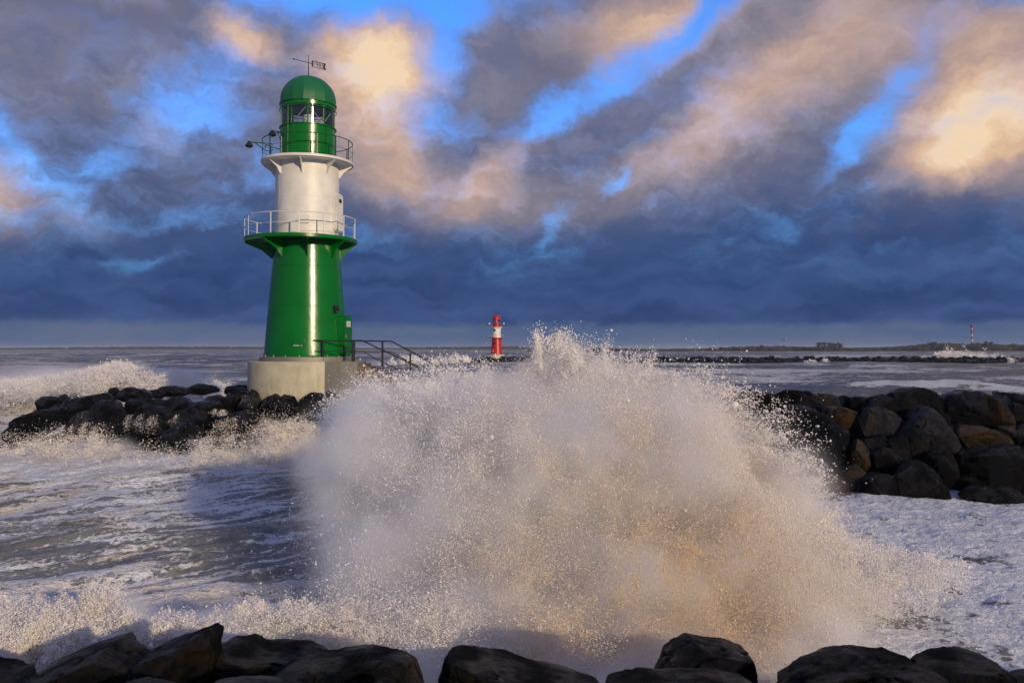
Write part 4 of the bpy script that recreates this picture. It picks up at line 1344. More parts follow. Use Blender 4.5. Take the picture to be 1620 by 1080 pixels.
# ------------------------------------------------------------------ far stone dams, boulder by boulder
def far_boulders():
    protos = []
    for i in range(5):
        X, F = rock_geo([(math.cos(a) * (1 + .25 * random.uniform(-1, 1)), 0.75 * math.sin(a) * (1 + .2 * random.uniform(-1, 1))) for a in [k * 1.047 for k in range(6)]], 1.9, 3, 400 + i, 3)
        me = np_mesh('boulder', X, F)
        me.materials.append(M['rock'])
        protos.append(me)
    rnd = random.Random(4)

    def put(x, y, z, s, lab, grp):
        o = bpy.data.objects.new('boulder', rnd.choice(protos))
        COL.objects.link(o)
        o.location = (x, y, z)
        o.scale = (s * rnd.uniform(.8, 1.35), s, s * rnd.uniform(.7, 1.15))
        o.rotation_euler = (rnd.uniform(-.5, .5), rnd.uniform(-.5, .5), rnd.uniform(0, 6.28))
        tag(o, lab, 'boulder', grp)
    # head under the red lighthouse
    for i in range(44):
        px = 742 + (905 - 742) * (i % 22) / 21 + rnd.uniform(-3, 3)
        row = i // 22
        p = at(px, 0, 306 - 3 + 3 * row)
        edge = min(1, (px - 735) / 35)
        put(p.x, 301 + 3.2 * row, -0.1 + edge * (0.35 + 1.0 * row) + rnd.uniform(-.2, .3), rnd.uniform(1.0, 1.5), 'dark boulder in the stone head under the red lighthouse', 'boulders under the red lighthouse')
    # long dam to the right
    x0, x1 = at(985, 0, 300).x, at(1640, 0, 300).x
    for i in range(150):
        row = i // 75
        f = (i % 75) / 74
        put(x0 + (x1 - x0) * f + rnd.uniform(-.6, .6), 298 + 3.0 * row, 0.5 + 0.9 * row + rnd.uniform(-.35, .35), rnd.uniform(1.05, 1.5), 'dark boulder in the long low dam far beyond the mole', 'boulders of the far dam')


far_boulders()
rubble_mound('dam_core', (at(975, 0, 304).x, at(1640, 0, 304).x + 6, 297, 312), 0.9, lambda x, y: -1 + 2.7 * np.exp(-((y - 304.5) / 4.5) ** 4) + 0 * x, 21, 'rock')
rubble_mound('head_core', (at(742, 0, 306).x, at(915, 0, 306).x, 299, 313), 0.8, lambda x, y: -1 + (3.1) * np.exp(-((y - 306) / 4.5) ** 4) * sstep(at(738, 0, 306).x, at(768, 0, 306).x, x), 23, 'rock')
# ------------------------------------------------------------------ far shore, woods, mast, gull
def simple_mat(name, c0, c1, scale=0.05, rough=0.9):
    m, t, out = new_mat(name)
    pos = t.n.new('ShaderNodeNewGeometry').outputs['Position']
    n = t.noise(pos, scale, 8, 0.65)
    principled(t, out, Base_Color=t.mix(t.mapr(n, .35, .65), c0, c1), Roughness=rough)
    return m


M['shore'] = simple_mat('far_shore_ground', (0.05, 0.045, 0.035, 1), (0.10, 0.09, 0.07, 1))
M['wood'] = simple_mat('bare_winter_wood', (0.014, 0.013, 0.013, 1), (0.034, 0.028, 0.026, 1), 0.08)


def shore(name, x0, x1, Y, depth, h0):
    nx = int((x1 - x0) / 12)
    xs = np.linspace(x0, x1, nx)
    rows = [(0, -1.0), (8, 1.2), (40, h0), (depth, h0 + 1), (depth + 60, -2)]
    V = []
    for dy, z in rows:
        n = fbm(xs * .01, xs * 0 + dy, xs * 0, 3, 31)
        V.append(np.stack([xs, Y + dy + (n - .5) * 60, z + (n - .5) * (1.5 if z > 0 else 0)], -1))
    V = np.array(V)
    idx = np.arange(len(rows) * nx).reshape(len(rows), nx)
    F = np.stack([idx[:-1, :-1], idx[:-1, 1:], idx[1:, 1:], idx[1:, :-1]], -1).reshape(-1, 4)
    o = link_mesh(name, np_mesh(name, V.reshape(-1, 3), F), M['shore'])
    o['kind'] = 'structure'


def crown_blob(rng, V0, F0, c, sx, sz, seed):
    n = fbm(V0[:, 0] * 1.7 + seed, V0[:, 1] * 1.7, V0[:, 2] * 1.7, 2, seed % 50)
    return V0 * (0.6 + 0.9 * n)[:, None] * np.array([sx, sx, sz]) + c


def wood(name, x0, x1, Y, n, hf, label):
    rng = np.random.default_rng(int(abs(x0)) + 1)
    V0, F0 = ICO[2]
    Vs, Fs = [], []
    for i in range(n):
        x = x0 + (x1 - x0) * (i + rng.uniform(-1, 1)) / n
        y = Y + rng.uniform(30, 120)
        h = hf(x) * rng.uniform(.85, 1.1)
        w = rng.uniform(.7, 1.3) * h * 0.9 + 3
        Vs.append(crown_blob(rng, V0, F0, np.array([x, y, 1.5 + h * .5]), w, h * .55, i))
        Fs.append(F0 + i * len(V0))
    o = link_mesh(name, np_mesh(name, np.concatenate(Vs), np.concatenate(Fs)), M['wood'])
    tag(o, label, 'wood', kind='stuff')


xl = lambda px, Y: at(px, 0, Y).x
shore('far_shore', xl(-250, 3000), xl(900, 3000), 3000, 300, 3)
shore('near_shore', xl(840, 1300), xl(1950, 1300), 1300, 260, 2)
wood('far_wood', xl(-250, 3000), xl(880, 3000), 3010, 620, lambda x: 7.5 + 2.5 * math.sin(x * .004) + (3 if xl(640, 3000) < x < xl(820, 3000) else 0), 'thin line of bare woods on the far shore behind the lighthouses')
wood('far_wood', xl(850, 1300), xl(1950, 1300), 1310, 760, lambda x: 3.6 + 1.0 * math.sin(x * .02) + 3.6 * float(sstep(xl(1440, 1300), xl(1530, 1300), x)) + 2 * float(sstep(xl(1100, 1300), xl(1250, 1300), x)), 'dark bare woods along the shore beyond the dam')


def far_tree(px, Y, h, w, label):
    base = at(px, 0, Y)
    T = empty('bare_tree', (base.x, Y + 60, 3.0))
    tag(T, label, 'tree', 'single bare trees on the shore')
    b = BM()
    b.tube([(0, 0, 0), (0.2, 0, h * .4), (0.1, 0, h * .7)], [0.5, 0.35, 0.15], 6)
    rng = np.random.default_rng(px)
    for k in range(7):
        a = k * .9
        b.tube([(0.1, 0, h * (.35 + .05 * k)), (math.cos(a) * w * .45, math.sin(a) * w * .45, h * (.7 + .04 * k))], [0.18, 0.06], 5)
    b.build('trunk', M['wood'], T)
    V0, F0 = ICO[2]
    Vs, Fs = [], []
    for i in range(34):
        c = np.array([rng.normal(0, w * .26), rng.normal(0, w * .26), h * rng.uniform(.2, 1.0)])
        Vs.append(crown_blob(rng, V0, F0, c, w * .15, h * .09, i))
        Fs.append(F0 + i * len(V0))
    me = np_mesh('crown', np.concatenate(Vs), np.concatenate(Fs))
    link_mesh('crown', me, M['wood'], T)


for px, h, w, lab in [(1311, 11, 7, 'slim bare tree, first of a short row on the shore'), (1320, 11.5, 8, 'rounder bare tree second in the short row on the shore'),
                      (1329, 10.5, 7, 'bare tree third in the short row, before the gap'), (1337, 10.5, 8, 'bare tree after the gap in the short row'),
                      (1345, 10, 9, 'last and widest bare tree of the short row'), (1218, 7.5, 6, 'lone low tree far along the shore'),
                      (1500, 12, 12, 'broad bare tree standing over the wood near the striped mast'), (1585, 12, 14, 'broad bare tree beyond the striped mast'),
                      (1486, 9.5, 8, 'low bare tree where the higher wood begins')]:
    far_tree(px, 1250, h, w, lab)


def striped_mast():
    p = at(1538, 545, 1400)
    T = empty('radio_mast', (p.x, 1400, 3))
    tag(T, 'thin red and white banded radio mast rising from the shore wood', 'mast')
    z0, z1 = 0.0, at(1538, 515, 1400).z - 3
    n = 9
    for i in range(n):
        a, b = z0 + (z1 - z0) * i / n, z0 + (z1 - z0) * (i + 1) / n
        BM().lathe([(1.15, a), (1.15, b - 0.01)], 12).build('band', M['mast_red'] if i % 2 == 0 else M['mast_white'], T)
    for zz, r in ((z1 - 1.0, 3.0), (z1 - 8.5, 2.6)):
        BM().lathe([(0.5, zz), (r, zz), (r, zz + 1.6), (0.5, zz + 1.6)], 12).build('platform', M['red_dark'], T)
    BM().tube([(0, 0, z1), (0, 0, z1 + 5)], 0.3, 6).build('aerial', M['red_dark'], T)


M['mast_red'] = paint('mast_red', (0.35, 0.02, 0.02), 0.5)
M['mast_white'] = paint('mast_white', (0.6, 0.6, 0.6), 0.5)
striped_mast()


def gull():
    p = at(1241, 538, 58)
    T = empty('gull', p, math.radians(20))
    tag(T, 'white gull gliding low above the shore wood', 'bird')
    m, t, out = new_mat('gull_feathers')
    z = t.sep(obco(t))[0]
    principled(t, out, Base_Color=t.mix(t.mapr(t.math('ABSOLUTE', z), 0.24, 0.30), (0.7, 0.7, 0.7, 1), (0.03, 0.03, 0.035, 1)), Roughness=0.8)
    b = BM()
    b.tube([(0, -0.24, 0.0), (0, -0.19, 0.012), (0, -0.15, 0.015), (0, -0.08, 0.0), (0, 0.04, -0.005), (0, 0.14, 0.0), (0, 0.21, 0.004)],
           [0.006, 0.028, 0.026, 0.05, 0.052, 0.03, 0.012], 12)
    b.prism([(-0.045, 0), (0.045, 0), (0.03, 0.006), (-0.03, 0.006)], 0.12, Matrix.Translation((0, 0.24, 0)))
    b.build('body', m, T)
    for s in (-1, 1):
        w = BM()
        sec = [(0.02, 0.0, 0.02, 0.13), (0.14, 0.085, -0.02, 0.12), (0.26, 0.10, 0.0, 0.085), (0.36, 0.05, 0.05, 0.02)]
        prev = None
        for (x, z_, y0, c) in sec:
            ring = [w.b.verts.new((s * x, y0 - c / 2, z_)), w.b.verts.new((s * x, y0, z_ + 0.012 * c / .13)), w.b.verts.new((s * x, y0 + c / 2, z_)), w.b.verts.new((s * x, y0, z_ - 0.004))]
            if prev:
                for k in range(4):
                    w.b.faces.new((prev[k], prev[(k + 1) % 4], ring[(k + 1) % 4], ring[k]))
            else:
                w.b.faces.new(ring)
            prev = ring
        w.b.faces.new(prev)
        w.build('wing', m, T)


gull()
# ------------------------------------------------------------------ spray: drops as point clouds, mist as volumes
def drops_mat(name):
    m, t, out = new_mat(name)
    a = t.n.new('ShaderNodeAttribute'); a.attribute_name = 'tan'
    col = t.mix(a.outputs['Fac'], (0.90, 0.89, 0.88, 1), (0.82, 0.64, 0.42, 1))
    d = t.n.new('ShaderNodeBsdfDiffuse'); t.put(d.inputs[0], col)
    tr = t.n.new('ShaderNodeBsdfTranslucent'); t.put(tr.inputs[0], col)
    g = t.n.new('ShaderNodeBsdfGlossy'); g.inputs['Roughness'].default_value = 0.25
    m1 = t.n.new('ShaderNodeMixShader'); m1.inputs[0].default_value = 0.18
    t.l.new(d.outputs[0], m1.inputs[1]); t.l.new(tr.outputs[0], m1.inputs[2])
    m2 = t.n.new('ShaderNodeMixShader'); m2.inputs[0].default_value = 0.0
    t.l.new(m1.outputs[0], m2.inputs[1]); t.l.new(g.outputs[0], m2.inputs[2])
    t.l.new(m2.outputs[0], out.inputs[0])
    return m


M['drops'] = drops_mat('foam_drops')


def points_tree():
    ng = bpy.data.node_groups.new('drops', 'GeometryNodeTree')
    ng.interface.new_socket('Geometry', in_out='INPUT', socket_type='NodeSocketGeometry')
    ng.interface.new_socket('Geometry', in_out='OUTPUT', socket_type='NodeSocketGeometry')
    gi, go = ng.nodes.new('NodeGroupInput'), ng.nodes.new('NodeGroupOutput')
    mp = ng.nodes.new('GeometryNodeMeshToPoints')
    na = ng.nodes.new('GeometryNodeInputNamedAttribute')
    na.data_type = 'FLOAT'
    na.inputs['Name'].default_value = 'rad'
    sm = ng.nodes.new('GeometryNodeSetMaterial')
    sm.inputs['Material'].default_value = M['drops']
    ng.links.new(gi.outputs[0], mp.inputs['Mesh'])
    ng.links.new(na.outputs[0], mp.inputs['Radius'])
    ng.links.new(mp.outputs[0], sm.inputs[0])
    ng.links.new(sm.outputs[0], go.inputs[0])
    return ng


PT = points_tree()


def cloud(name, P, rad, tan, label, cat):
    me = bpy.data.meshes.new(name)
    me.vertices.add(len(P))
    me.vertices.foreach_set('co', np.ascontiguousarray(P, dtype=np.float32).ravel())
    for nm, arr in (('rad', rad), ('tan', tan)):
        a = me.attributes.new(nm, 'FLOAT', 'POINT')
        a.data.foreach_set('value', np.ascontiguousarray(arr, dtype=np.float32))
    me.materials.append(M['drops'])
    o = bpy.data.objects.new(name, me)
    COL.objects.link(o)
    md = o.modifiers.new('drops', 'NODES')
    md.node_group = PT
    tag(o, label, cat, kind='stuff')
    return o


def warp3(P, s, amp, seed):
    q = P * s
    w = np.stack([fbm(q[:, 0] + 31 * k, q[:, 1], q[:, 2] + 7 * k, 3, seed + k) - .5 for k in range(3)], -1)
    return P + w * amp * 2


def splash(lobes, source, n, rng, clump=(0.12, 0.45), child=9, per=40, stretch=2.2, seed=0, shell=0.0):
    """lobes: (px, py, Y, rx_px, ry_px, thickness m, weight). Droplet clusters drawn out along their flight from SOURCE."""
    L = np.array([l[6] * l[3] * l[4] for l in lobes], float)
    L /= L.sum()
    ncl = max(8, n // (child * per))
    pick = rng.choice(len(lobes), ncl, p=L)
    C = []
    for i in pick:
        px, py, Y, rx, ry, th, w = lobes[i]
        while True:
            u = rng.normal(0, 0.5, 3)
            if (u ** 2).sum() < 1.25:
                break
        y = Y + u[1] * th
        p = at(px + u[0] * rx, py + u[2] * ry, y)
        C.append(p[:])
    C = np.array(C)
    src = np.array(source)
    sz = rng.uniform(clump[0], clump[1], ncl) * rng.choice([0.6, 1.0, 1.5], ncl, p=[.4, .4, .2])
    # children
    ch = np.repeat(np.arange(ncl), child)
    D = rng.normal(0, 1, (len(ch), 3))
    cc = C[ch] + D * sz[ch][:, None] * 1.1
    cs = sz[ch] * rng.uniform(.2, .6, len(ch))
    dirn = cc - src
    dirn /= np.linalg.norm(dirn, axis=1)[:, None] + 1e-9
    pp = np.repeat(np.arange(len(ch)), per)
    D = rng.normal(0, 1, (len(pp), 3))
    if shell > 0:
        D = D / np.linalg.norm(D, axis=1)[:, None] * (1 + rng.normal(0, shell, len(pp)))[:, None]
    along = rng.normal(0, 1, len(pp)) * stretch
    P = cc[pp] + D * cs[pp][:, None] + dirn[pp] * (along * cs[pp])[:, None]
    P = warp3(P, 0.9, 0.35, seed)
    P = warp3(P, 4.0, 0.07, seed + 9)
    return P


def radii(n, rng, base, Y=None):
    r = base * np.exp(rng.normal(0, 0.45, n))
    big = rng.random(n) < 0.006
    r[big] *= rng.uniform(1.5, 2.3, big.sum())
    return r


# main plume ------------------------------------------------------------
PL = [  # px, py, Y, rx, ry, thick, weight
    (900, 720, 19, 330, 150, 2.6, 0.7), (700, 680, 20, 200, 110, 2.4, 0.9), (1000, 800, 17.5, 330, 190, 2.4, 0.9),
    (900, 960, 14.5, 300, 120, 2.0, 1.0), (1150, 900, 15.5, 240, 150, 2.0, 1.0), (890, 600, 21, 60, 50, 1.6, 0.9), (880, 575, 21, 40, 30, 1.2, 0.6),
    (960, 640, 20.5, 190, 75, 2.2, 0.9), (780, 620, 21, 120, 50, 2.0, 0.6), (660, 640, 21, 130, 50, 2.0, 0.7), (1070, 680, 19.5, 120, 80, 2.0, 1.0),
    (1150, 780, 18, 110, 130, 2.0, 1.1), (1260, 900, 16, 170, 90, 2.0, 0.8), (1400, 900, 16.5, 120, 40, 1.6, 0.45), (1230, 1010, 13.5, 170, 55, 1.6, 0.9),
    (640, 980, 14.5, 100, 90, 1.8, 0.5), (600, 760, 19, 90, 110, 2.0, 0.35), (760, 850, 17, 200, 150, 2.2, 0.7), (560, 650, 21, 60, 50, 1.6, 0.35), (700, 1020, 13, 160, 50, 1.5, .7),
    (1000, 1040, 12.6, 220, 40, 1.4, .9),
]
SRC = at(950, 1120, 14.0)


EX = np.array([430, 480, 515, 540, 570, 620, 690, 740, 800, 838, 855, 880, 905, 930, 960, 1010, 1050, 1090, 1125, 1155, 1185, 1215, 1260, 1325, 1410, 1500, 1560], float)
EYV = np.array([880, 745, 695, 658, 634, 620, 604, 606, 600, 578, 553, 546, 551, 575, 588, 600, 614, 630, 655, 695, 740, 772, 805, 842, 872, 900, 930], float)


def under_skyline(P, rng, soft=9.0, lift=0.0):
    """Thins out everything that flies above the ragged upper limit of the burst."""
    px, py = proj(P[:, 0], P[:, 1], P[:, 2])
    lim = np.interp(px, EX, EYV)
    j = fbm(px * 0.022, py * 0.012, P[:, 1] * 0.5, 4, 71, 0.65) - 0.5
    over = (lim - lift + j * 85) - py
    return rng.random(len(P)) < np.exp(-np.maximum(over, 0) / soft)


def jets(n, per, rng):
    out = []
    for i in range(n):
        px = rng.uniform(560, 1330)
        if 680 < px < 845:
            px += 170
        lim = np.interp(px, EX, EYV)
        px = px - 30 if px > 1080 else px
        lim = np.interp(px, EX, EYV)
        Y = 20.5 if px < 1060 else 20.5 - (px - 1060) / 60
        a = at(px, lim + rng.uniform(5, 50), Y + rng.normal(0, .6))
        d = (a - SRC)
        d.y *= 0.3
        d.normalize()
        d += Vector(rng.normal(0, .22, 3))
        ln = rng.uniform(.3, 1.1) * (1.2 if px > 1060 else 1.0)
        t = rng.random(per) ** 1.5
        P = np.array(a[:]) + np.outer(t * ln, np.array(d[:]))
        P[:, 2] -= 0.35 * (t * ln) ** 2
        P += rng.normal(0, 1, (per, 3)) * (0.02 + 0.07 * t)[:, None]
        out.append(P)
    return warp3(np.concatenate(out), 1.3, 0.16, 92)


def tan_of(P, rng, bias=0.0):
    px, py = proj(P[:, 0], P[:, 1], P[:, 2])
    t = 0.75 * G(px, py, 1000, 920, 330, 210) + 0.35 * G(px, py, 1150, 1000, 250, 120) + 0.25 * G(px, py, 850, 650, 90, 130) + 0.25 * G(px, py, 1060, 720, 160, 160)
    n = fbm(P[:, 0] * .8, P[:, 1] * .8, P[:, 2] * .8, 3, 17)
    return np.clip((t + bias) * (0.35 + 1.2 * n), 0, 1)


rng = np.random.default_rng(5)
P = splash(PL, SRC, 3600000, rng, (0.16, 0.55), 10, 60, 1.6, 3)
kp = fbm(P[:, 0] * 1.1, P[:, 1] * 1.1, P[:, 2] * 1.1, 4, 44, 0.6)
kq = fbm(P[:, 0] * 3.0, P[:, 1] * 3.0, P[:, 2] * 3.0, 3, 47, 0.6)
P = P[rng.random(len(P)) < (0.22 + 0.78 * sstep(0.42, 0.58, kp)) * (0.35 + 0.65 * sstep(0.4, 0.58, kq))]
P = P[under_skyline(P, rng)]
# ragged edge clusters and streaming drops
EDGE = [
    (1190, 700, 18.8, 60, 70, 1.5, .9), (1150, 660, 19.5, 90, 60, 1.5, .8), (1200, 720, 18.6, 60, 70, 1.4, .8), (1240, 780, 18, 50, 50, 1.2, .6), (1080, 630, 20, 90, 35, 1.4, .6), (1180, 640, 19.5, 40, 30, 1.2, .35),
    (880, 560, 21, 40, 26, 1.2, .7), (960, 590, 21, 120, 30, 1.4, .5), (700, 600, 21.5, 110, 25, 1.4, .5), (600, 620, 21.5, 70, 30, 1.4, .4),
    (540, 660, 21, 50, 40, 1.4, .4), (560, 640, 21.5, 60, 30, 1.2, .3), (680, 1000, 13.5, 120, 60, 1.4, .5), (860, 1020, 13, 150, 50, 1.4, .5), (1450, 910, 16.5, 110, 26, 1.3, .35),
]
P2 = splash(EDGE, SRC, 150000, rng, (0.04, 0.18), 8, 14, 1.8, 8)
P2 = np.concatenate([P2[under_skyline(P2, rng, 26, 8)], jets(150, 420, rng)])
# loose drops thrown clear
n3 = 30000
pk = rng.integers(0, len(EDGE), n3)
E = np.array([e[:6] for e in EDGE])[pk]
u = rng.normal(0, .55, (n3, 3))
u[:, 2] = np.where(u[:, 2] < 0, u[:, 2] * .7, u[:, 2])
Yv = E[:, 2] + u[:, 1] * E[:, 5]
pxv, pyv = E[:, 0] + u[:, 0] * E[:, 3], E[:, 1] + u[:, 2] * E[:, 4]
uu = (pxv - 810) / FPX
vv = (540 - pyv - HOFF + 11.0) / FPX
kk = Yv / (_cp - vv * _sp)
P3 = np.stack([uu * kk, Yv, EYE + (_sp + vv * _cp) * kk], -1)
P3 = P3[under_skyline(P3, rng, 34, 16)]

# drops flung out over the boulders of the mole
n4 = 30000
tq = rng.random(n4)
bx = 1105 + 175 * tq + rng.normal(0, 30, n4)
by = 612 + 165 * tq ** 1.1 + rng.normal(0, 30, n4)
Y4 = 19.3 - 1.8 * tq + rng.normal(0, .5, n4)
vv = (540 - by - HOFF + 11.0) / FPX
kk = Y4 / (_cp - vv * _sp)
P4 = np.stack([(bx - 810) / FPX * kk, Y4, EYE + (_sp + vv * _cp) * kk], -1)
P4 = P4[rng.random(n4) < sstep(.46, .60, fbm(P4[:, 0] * 3.2, P4[:, 1] * 1.0, P4[:, 2] * 4.2, 3, 88, .6))]
P4 = warp3(P4, 6.0, 0.05, 90)
PA = np.concatenate([P, P2, P3, P4])
dist = np.linalg.norm(PA - np.array([0, 0, EYE]), axis=1)
ra = np.concatenate([radii(len(P), rng, 0.0052), radii(len(P2), rng, 0.0068), radii(len(P3), rng, 0.0045), radii(len(P4), rng, 0.0075)])
keep = (PA[:, 2] > -0.2) & (dist > 12.2) & (PA[:, 1] > 11.4)
PA, ra = PA[keep], ra[keep]
ra = ra * np.clip(dist[keep] / 18.0, .6, 1.2)
cloud('wave_spray', PA, ra, tan_of(PA, rng), 'huge burst of white and sandy spray exploding behind the near boulders', 'sea spray')


# smaller splashes --------------------------------------------------------
def small(name, lobes, src, n, clump, base, label, bias=0.3, stretch=1.2, seed=30, per=30, child=8, shell=0.0, ragged=0.0):
    r = np.random.default_rng(seed)
    Q = splash(lobes, src, n, r, clump, child, per, stretch, seed, shell)
    k = Q[:, 2] > -0.3
    if ragged:
        f_ = ragged
        kp_ = fbm(Q[:, 0] * f_, Q[:, 1] * f_, Q[:, 2] * f_, 4, seed + 60, .6)
        k &= r.random(len(Q)) < 0.08 + 0.92 * sstep(.42, .58, kp_)
        if name == 'crest_spray':
            qx, qy = proj(Q[:, 0], Q[:, 1], Q[:, 2])
            lim = np.interp(qx, [0, 60, 110, 150, 190, 230, 280, 330, 380], [604, 600, 590, 580, 574, 582, 589, 598, 610])
            lim = lim + 22 * (fbm(qx * .04, qy * .03, Q[:, 1] * .2, 3, 64) - .5)
            k &= r.random(len(Q)) < np.exp(-np.maximum(lim - qy, 0) / 2.5)
        if name == 'near_splash':
            qx, qy = proj(Q[:, 0], Q[:, 1], Q[:, 2])
            lim = np.interp(qx, [0, 60, 110, 150, 185, 205, 250, 300, 340, 400, 450, 520, 620], [945, 962, 958, 938, 934, 960, 974, 984, 975, 962, 952, 958, 930])
            lim = lim + 60 * (fbm(qx * .05, qy * .03, Q[:, 1], 3, 63) - .5)
            k &= r.random(len(Q)) < np.exp(-np.maximum(lim - qy, 0) / 7)
    Q = Q[k]
    t_ = np.clip(bias * (0.2 + 1.6 * fbm(Q[:, 0] * .9, Q[:, 1] * .9, Q[:, 2] * .9, 3, seed)), 0, 1)
    cloud(name, Q, radii(len(Q), r, base), t_, label, 'sea spray')


small('near_splash', [(60, 1000, 12.4, 150, 50, 1.0, .8), (165, 965, 12.6, 60, 40, .8, 1.3), (230, 985, 12.4, 90, 32, .8, 1.2), (330, 985, 12.4, 90, 26, .8, 1.1), (30, 960, 13, 80, 60, 1, .5),
                      (430, 975, 13, 110, 32, 1.0, .9), (520, 990, 13, 80, 40, 1, .6), (20, 1020, 12, 120, 30, .8, .8)], at(250, 1060, 12.4), 700000, (0.06, 0.2), 0.0044,
      'low ragged splash of the near wave behind the pointed boulder', 0.2, 0.8, 31, 42, 9, ragged=3.2)
small('crest_spray', [(180, 597, 66, 100, 8, 5, 1.2), (90, 606, 64, 120, 8, 5, .9), (270, 604, 66, 90, 7, 5, .7), (0, 616, 60, 70, 9, 5, .8), (220, 614, 64, 150, 8, 4, .7), (180, 584, 66, 40, 5, 4, .6)], at(150, 640, 66), 330000, (0.25, 0.7), 0.015,
      'spray blown off the breaker behind the spit', 0.15, 1.6, 33, 30, 8, ragged=0.5)
small('surf_spray', [(60, 725, 37, 90, 16, 1.2, .8), (140, 712, 36.8, 40, 16, 1, .6), (260, 742, 36.5, 160, 12, 1.2, .7), (400, 726, 36.6, 110, 15, 1.4, .9), (452, 692, 37.5, 50, 22, 1.2, 1.1), (300, 745, 35.5, 240, 8, 1.4, .6), (60, 745, 35.8, 120, 10, 1, .6),
                     (450, 735, 35.5, 60, 12, 1, .5)], at(300, 760, 37), 520000, (0.10, 0.36), 0.0082,
      'surf boiling up against the boulders of the spit', 0.25, 1.2, 35, 34, 8, ragged=1.3)
small('dam_spray', [(1502, 565, 320, 26, 5, 5, 1.0), (1535, 566, 320, 30, 4, 5, .6), (1475, 568, 318, 14, 3, 4, .5), (1285, 574, 296, 10, 1.6, 2, .35), (1305, 573, 296, 5, 2.0, 2, .35), (1598, 572, 297, 4, 3, 3, .4),
                    (1565, 569, 320, 30, 3, 5, .3)], at(1500, 590, 320), 46000, (0.3, 0.8), 0.08,
      'small waves bursting over the far dam', 0.05, 1.0, 37, 24, 6)
small('head_spray', [(728, 570, 296, 14, 5, 4, 1.0), (712, 573, 296, 14, 3, 4, .6), (650, 576, 240, 60, 4, 6, .3)], at(728, 590, 296), 14000, (0.4, 1.0), 0.09,
      'wave bursting beside the stone head of the red lighthouse', 0.05, 1.0, 39, 24, 6)


# water sheets running off the ledges ------------------------------------
def fall(pts, Y, drop, n, seed, label):
    """Threads of white water falling from the polyline PTS (photo pixels) by DROP metres."""
    r = np.random.default_rng(seed)
    a = [at(x, y, Y) for x, y in pts]
    seg = np.array([p[:] for p in a])
    cum = np.concatenate([[0], np.cumsum(np.linalg.norm(np.diff(seg, axis=0), axis=1))])
    nth = int(cum[-1] / 0.035)
    s = r.uniform(0, cum[-1], nth * 6)
    s = s[vnoise(s * 8, s * 0, s * 0 + seed, seed) > 0.52][:int(nth * .5)]
    per = max(10, n // nth)
    nth = len(s)
    j = np.clip(np.searchsorted(cum, s) - 1, 0, len(pts) - 2)
    f = (s - cum[j]) / (cum[j + 1] - cum[j])
    top = seg[j] * (1 - f)[:, None] + seg[j + 1] * f[:, None]
    k = np.repeat(np.arange(nth), per)
    tt = r.random(len(k)) ** 0.8
    Q = top[k].copy()
    Q[:, 1] -= 0.15 + 0.5 * np.sqrt(tt) + r.normal(0, 0.03, len(k))
    Q[:, 0] += r.normal(0, 0.028, len(k)) * (1 + 4 * tt)
    Q[:, 2] -= drop * tt * r.uniform(.45, 1.1, nth)[k] - 0.04
    Q = warp3(Q, 2.0, 0.05, seed)
    cloud('water_fall', Q, radii(len(Q), r, 0.0065), np.clip(0.35 * fbm(Q[:, 0], Q[:, 1], Q[:, 2], 2, seed) * 2, 0, 1), label, 'falling water')


fall([(200, 657), (215, 655), (240, 656), (262, 658), (284, 655)], 38.6, 0.8, 2000, 51, 'long curtain of water falling off the broad boulder')
fall([(340, 664), (360, 662), (385, 658), (405, 654), (420, 652)], 38.0, 0.9, 2200, 52, 'foaming cascade below the pale tilted stone')
fall([(335, 648), (350, 646), (364, 650)], 39.2, 0.35, 1200, 53, 'short sheet of water falling off the wet ledge end')
fall([(312, 694), (330, 690), (350, 688), (375, 686)], 37.2, 0.55, 2500, 54, 'water draining off the flat ridged boulder in the surf')
fall([(0, 712), (30, 702), (60, 697), (90, 695)], 37.6, 0.9, 4000, 55, 'water pouring off the lowest ledge of the spit')
fall([(118, 672), (135, 668), (155, 672), (172, 688)], 38.0, 0.8, 2000, 56, 'film of water running down the tilted grey slab')


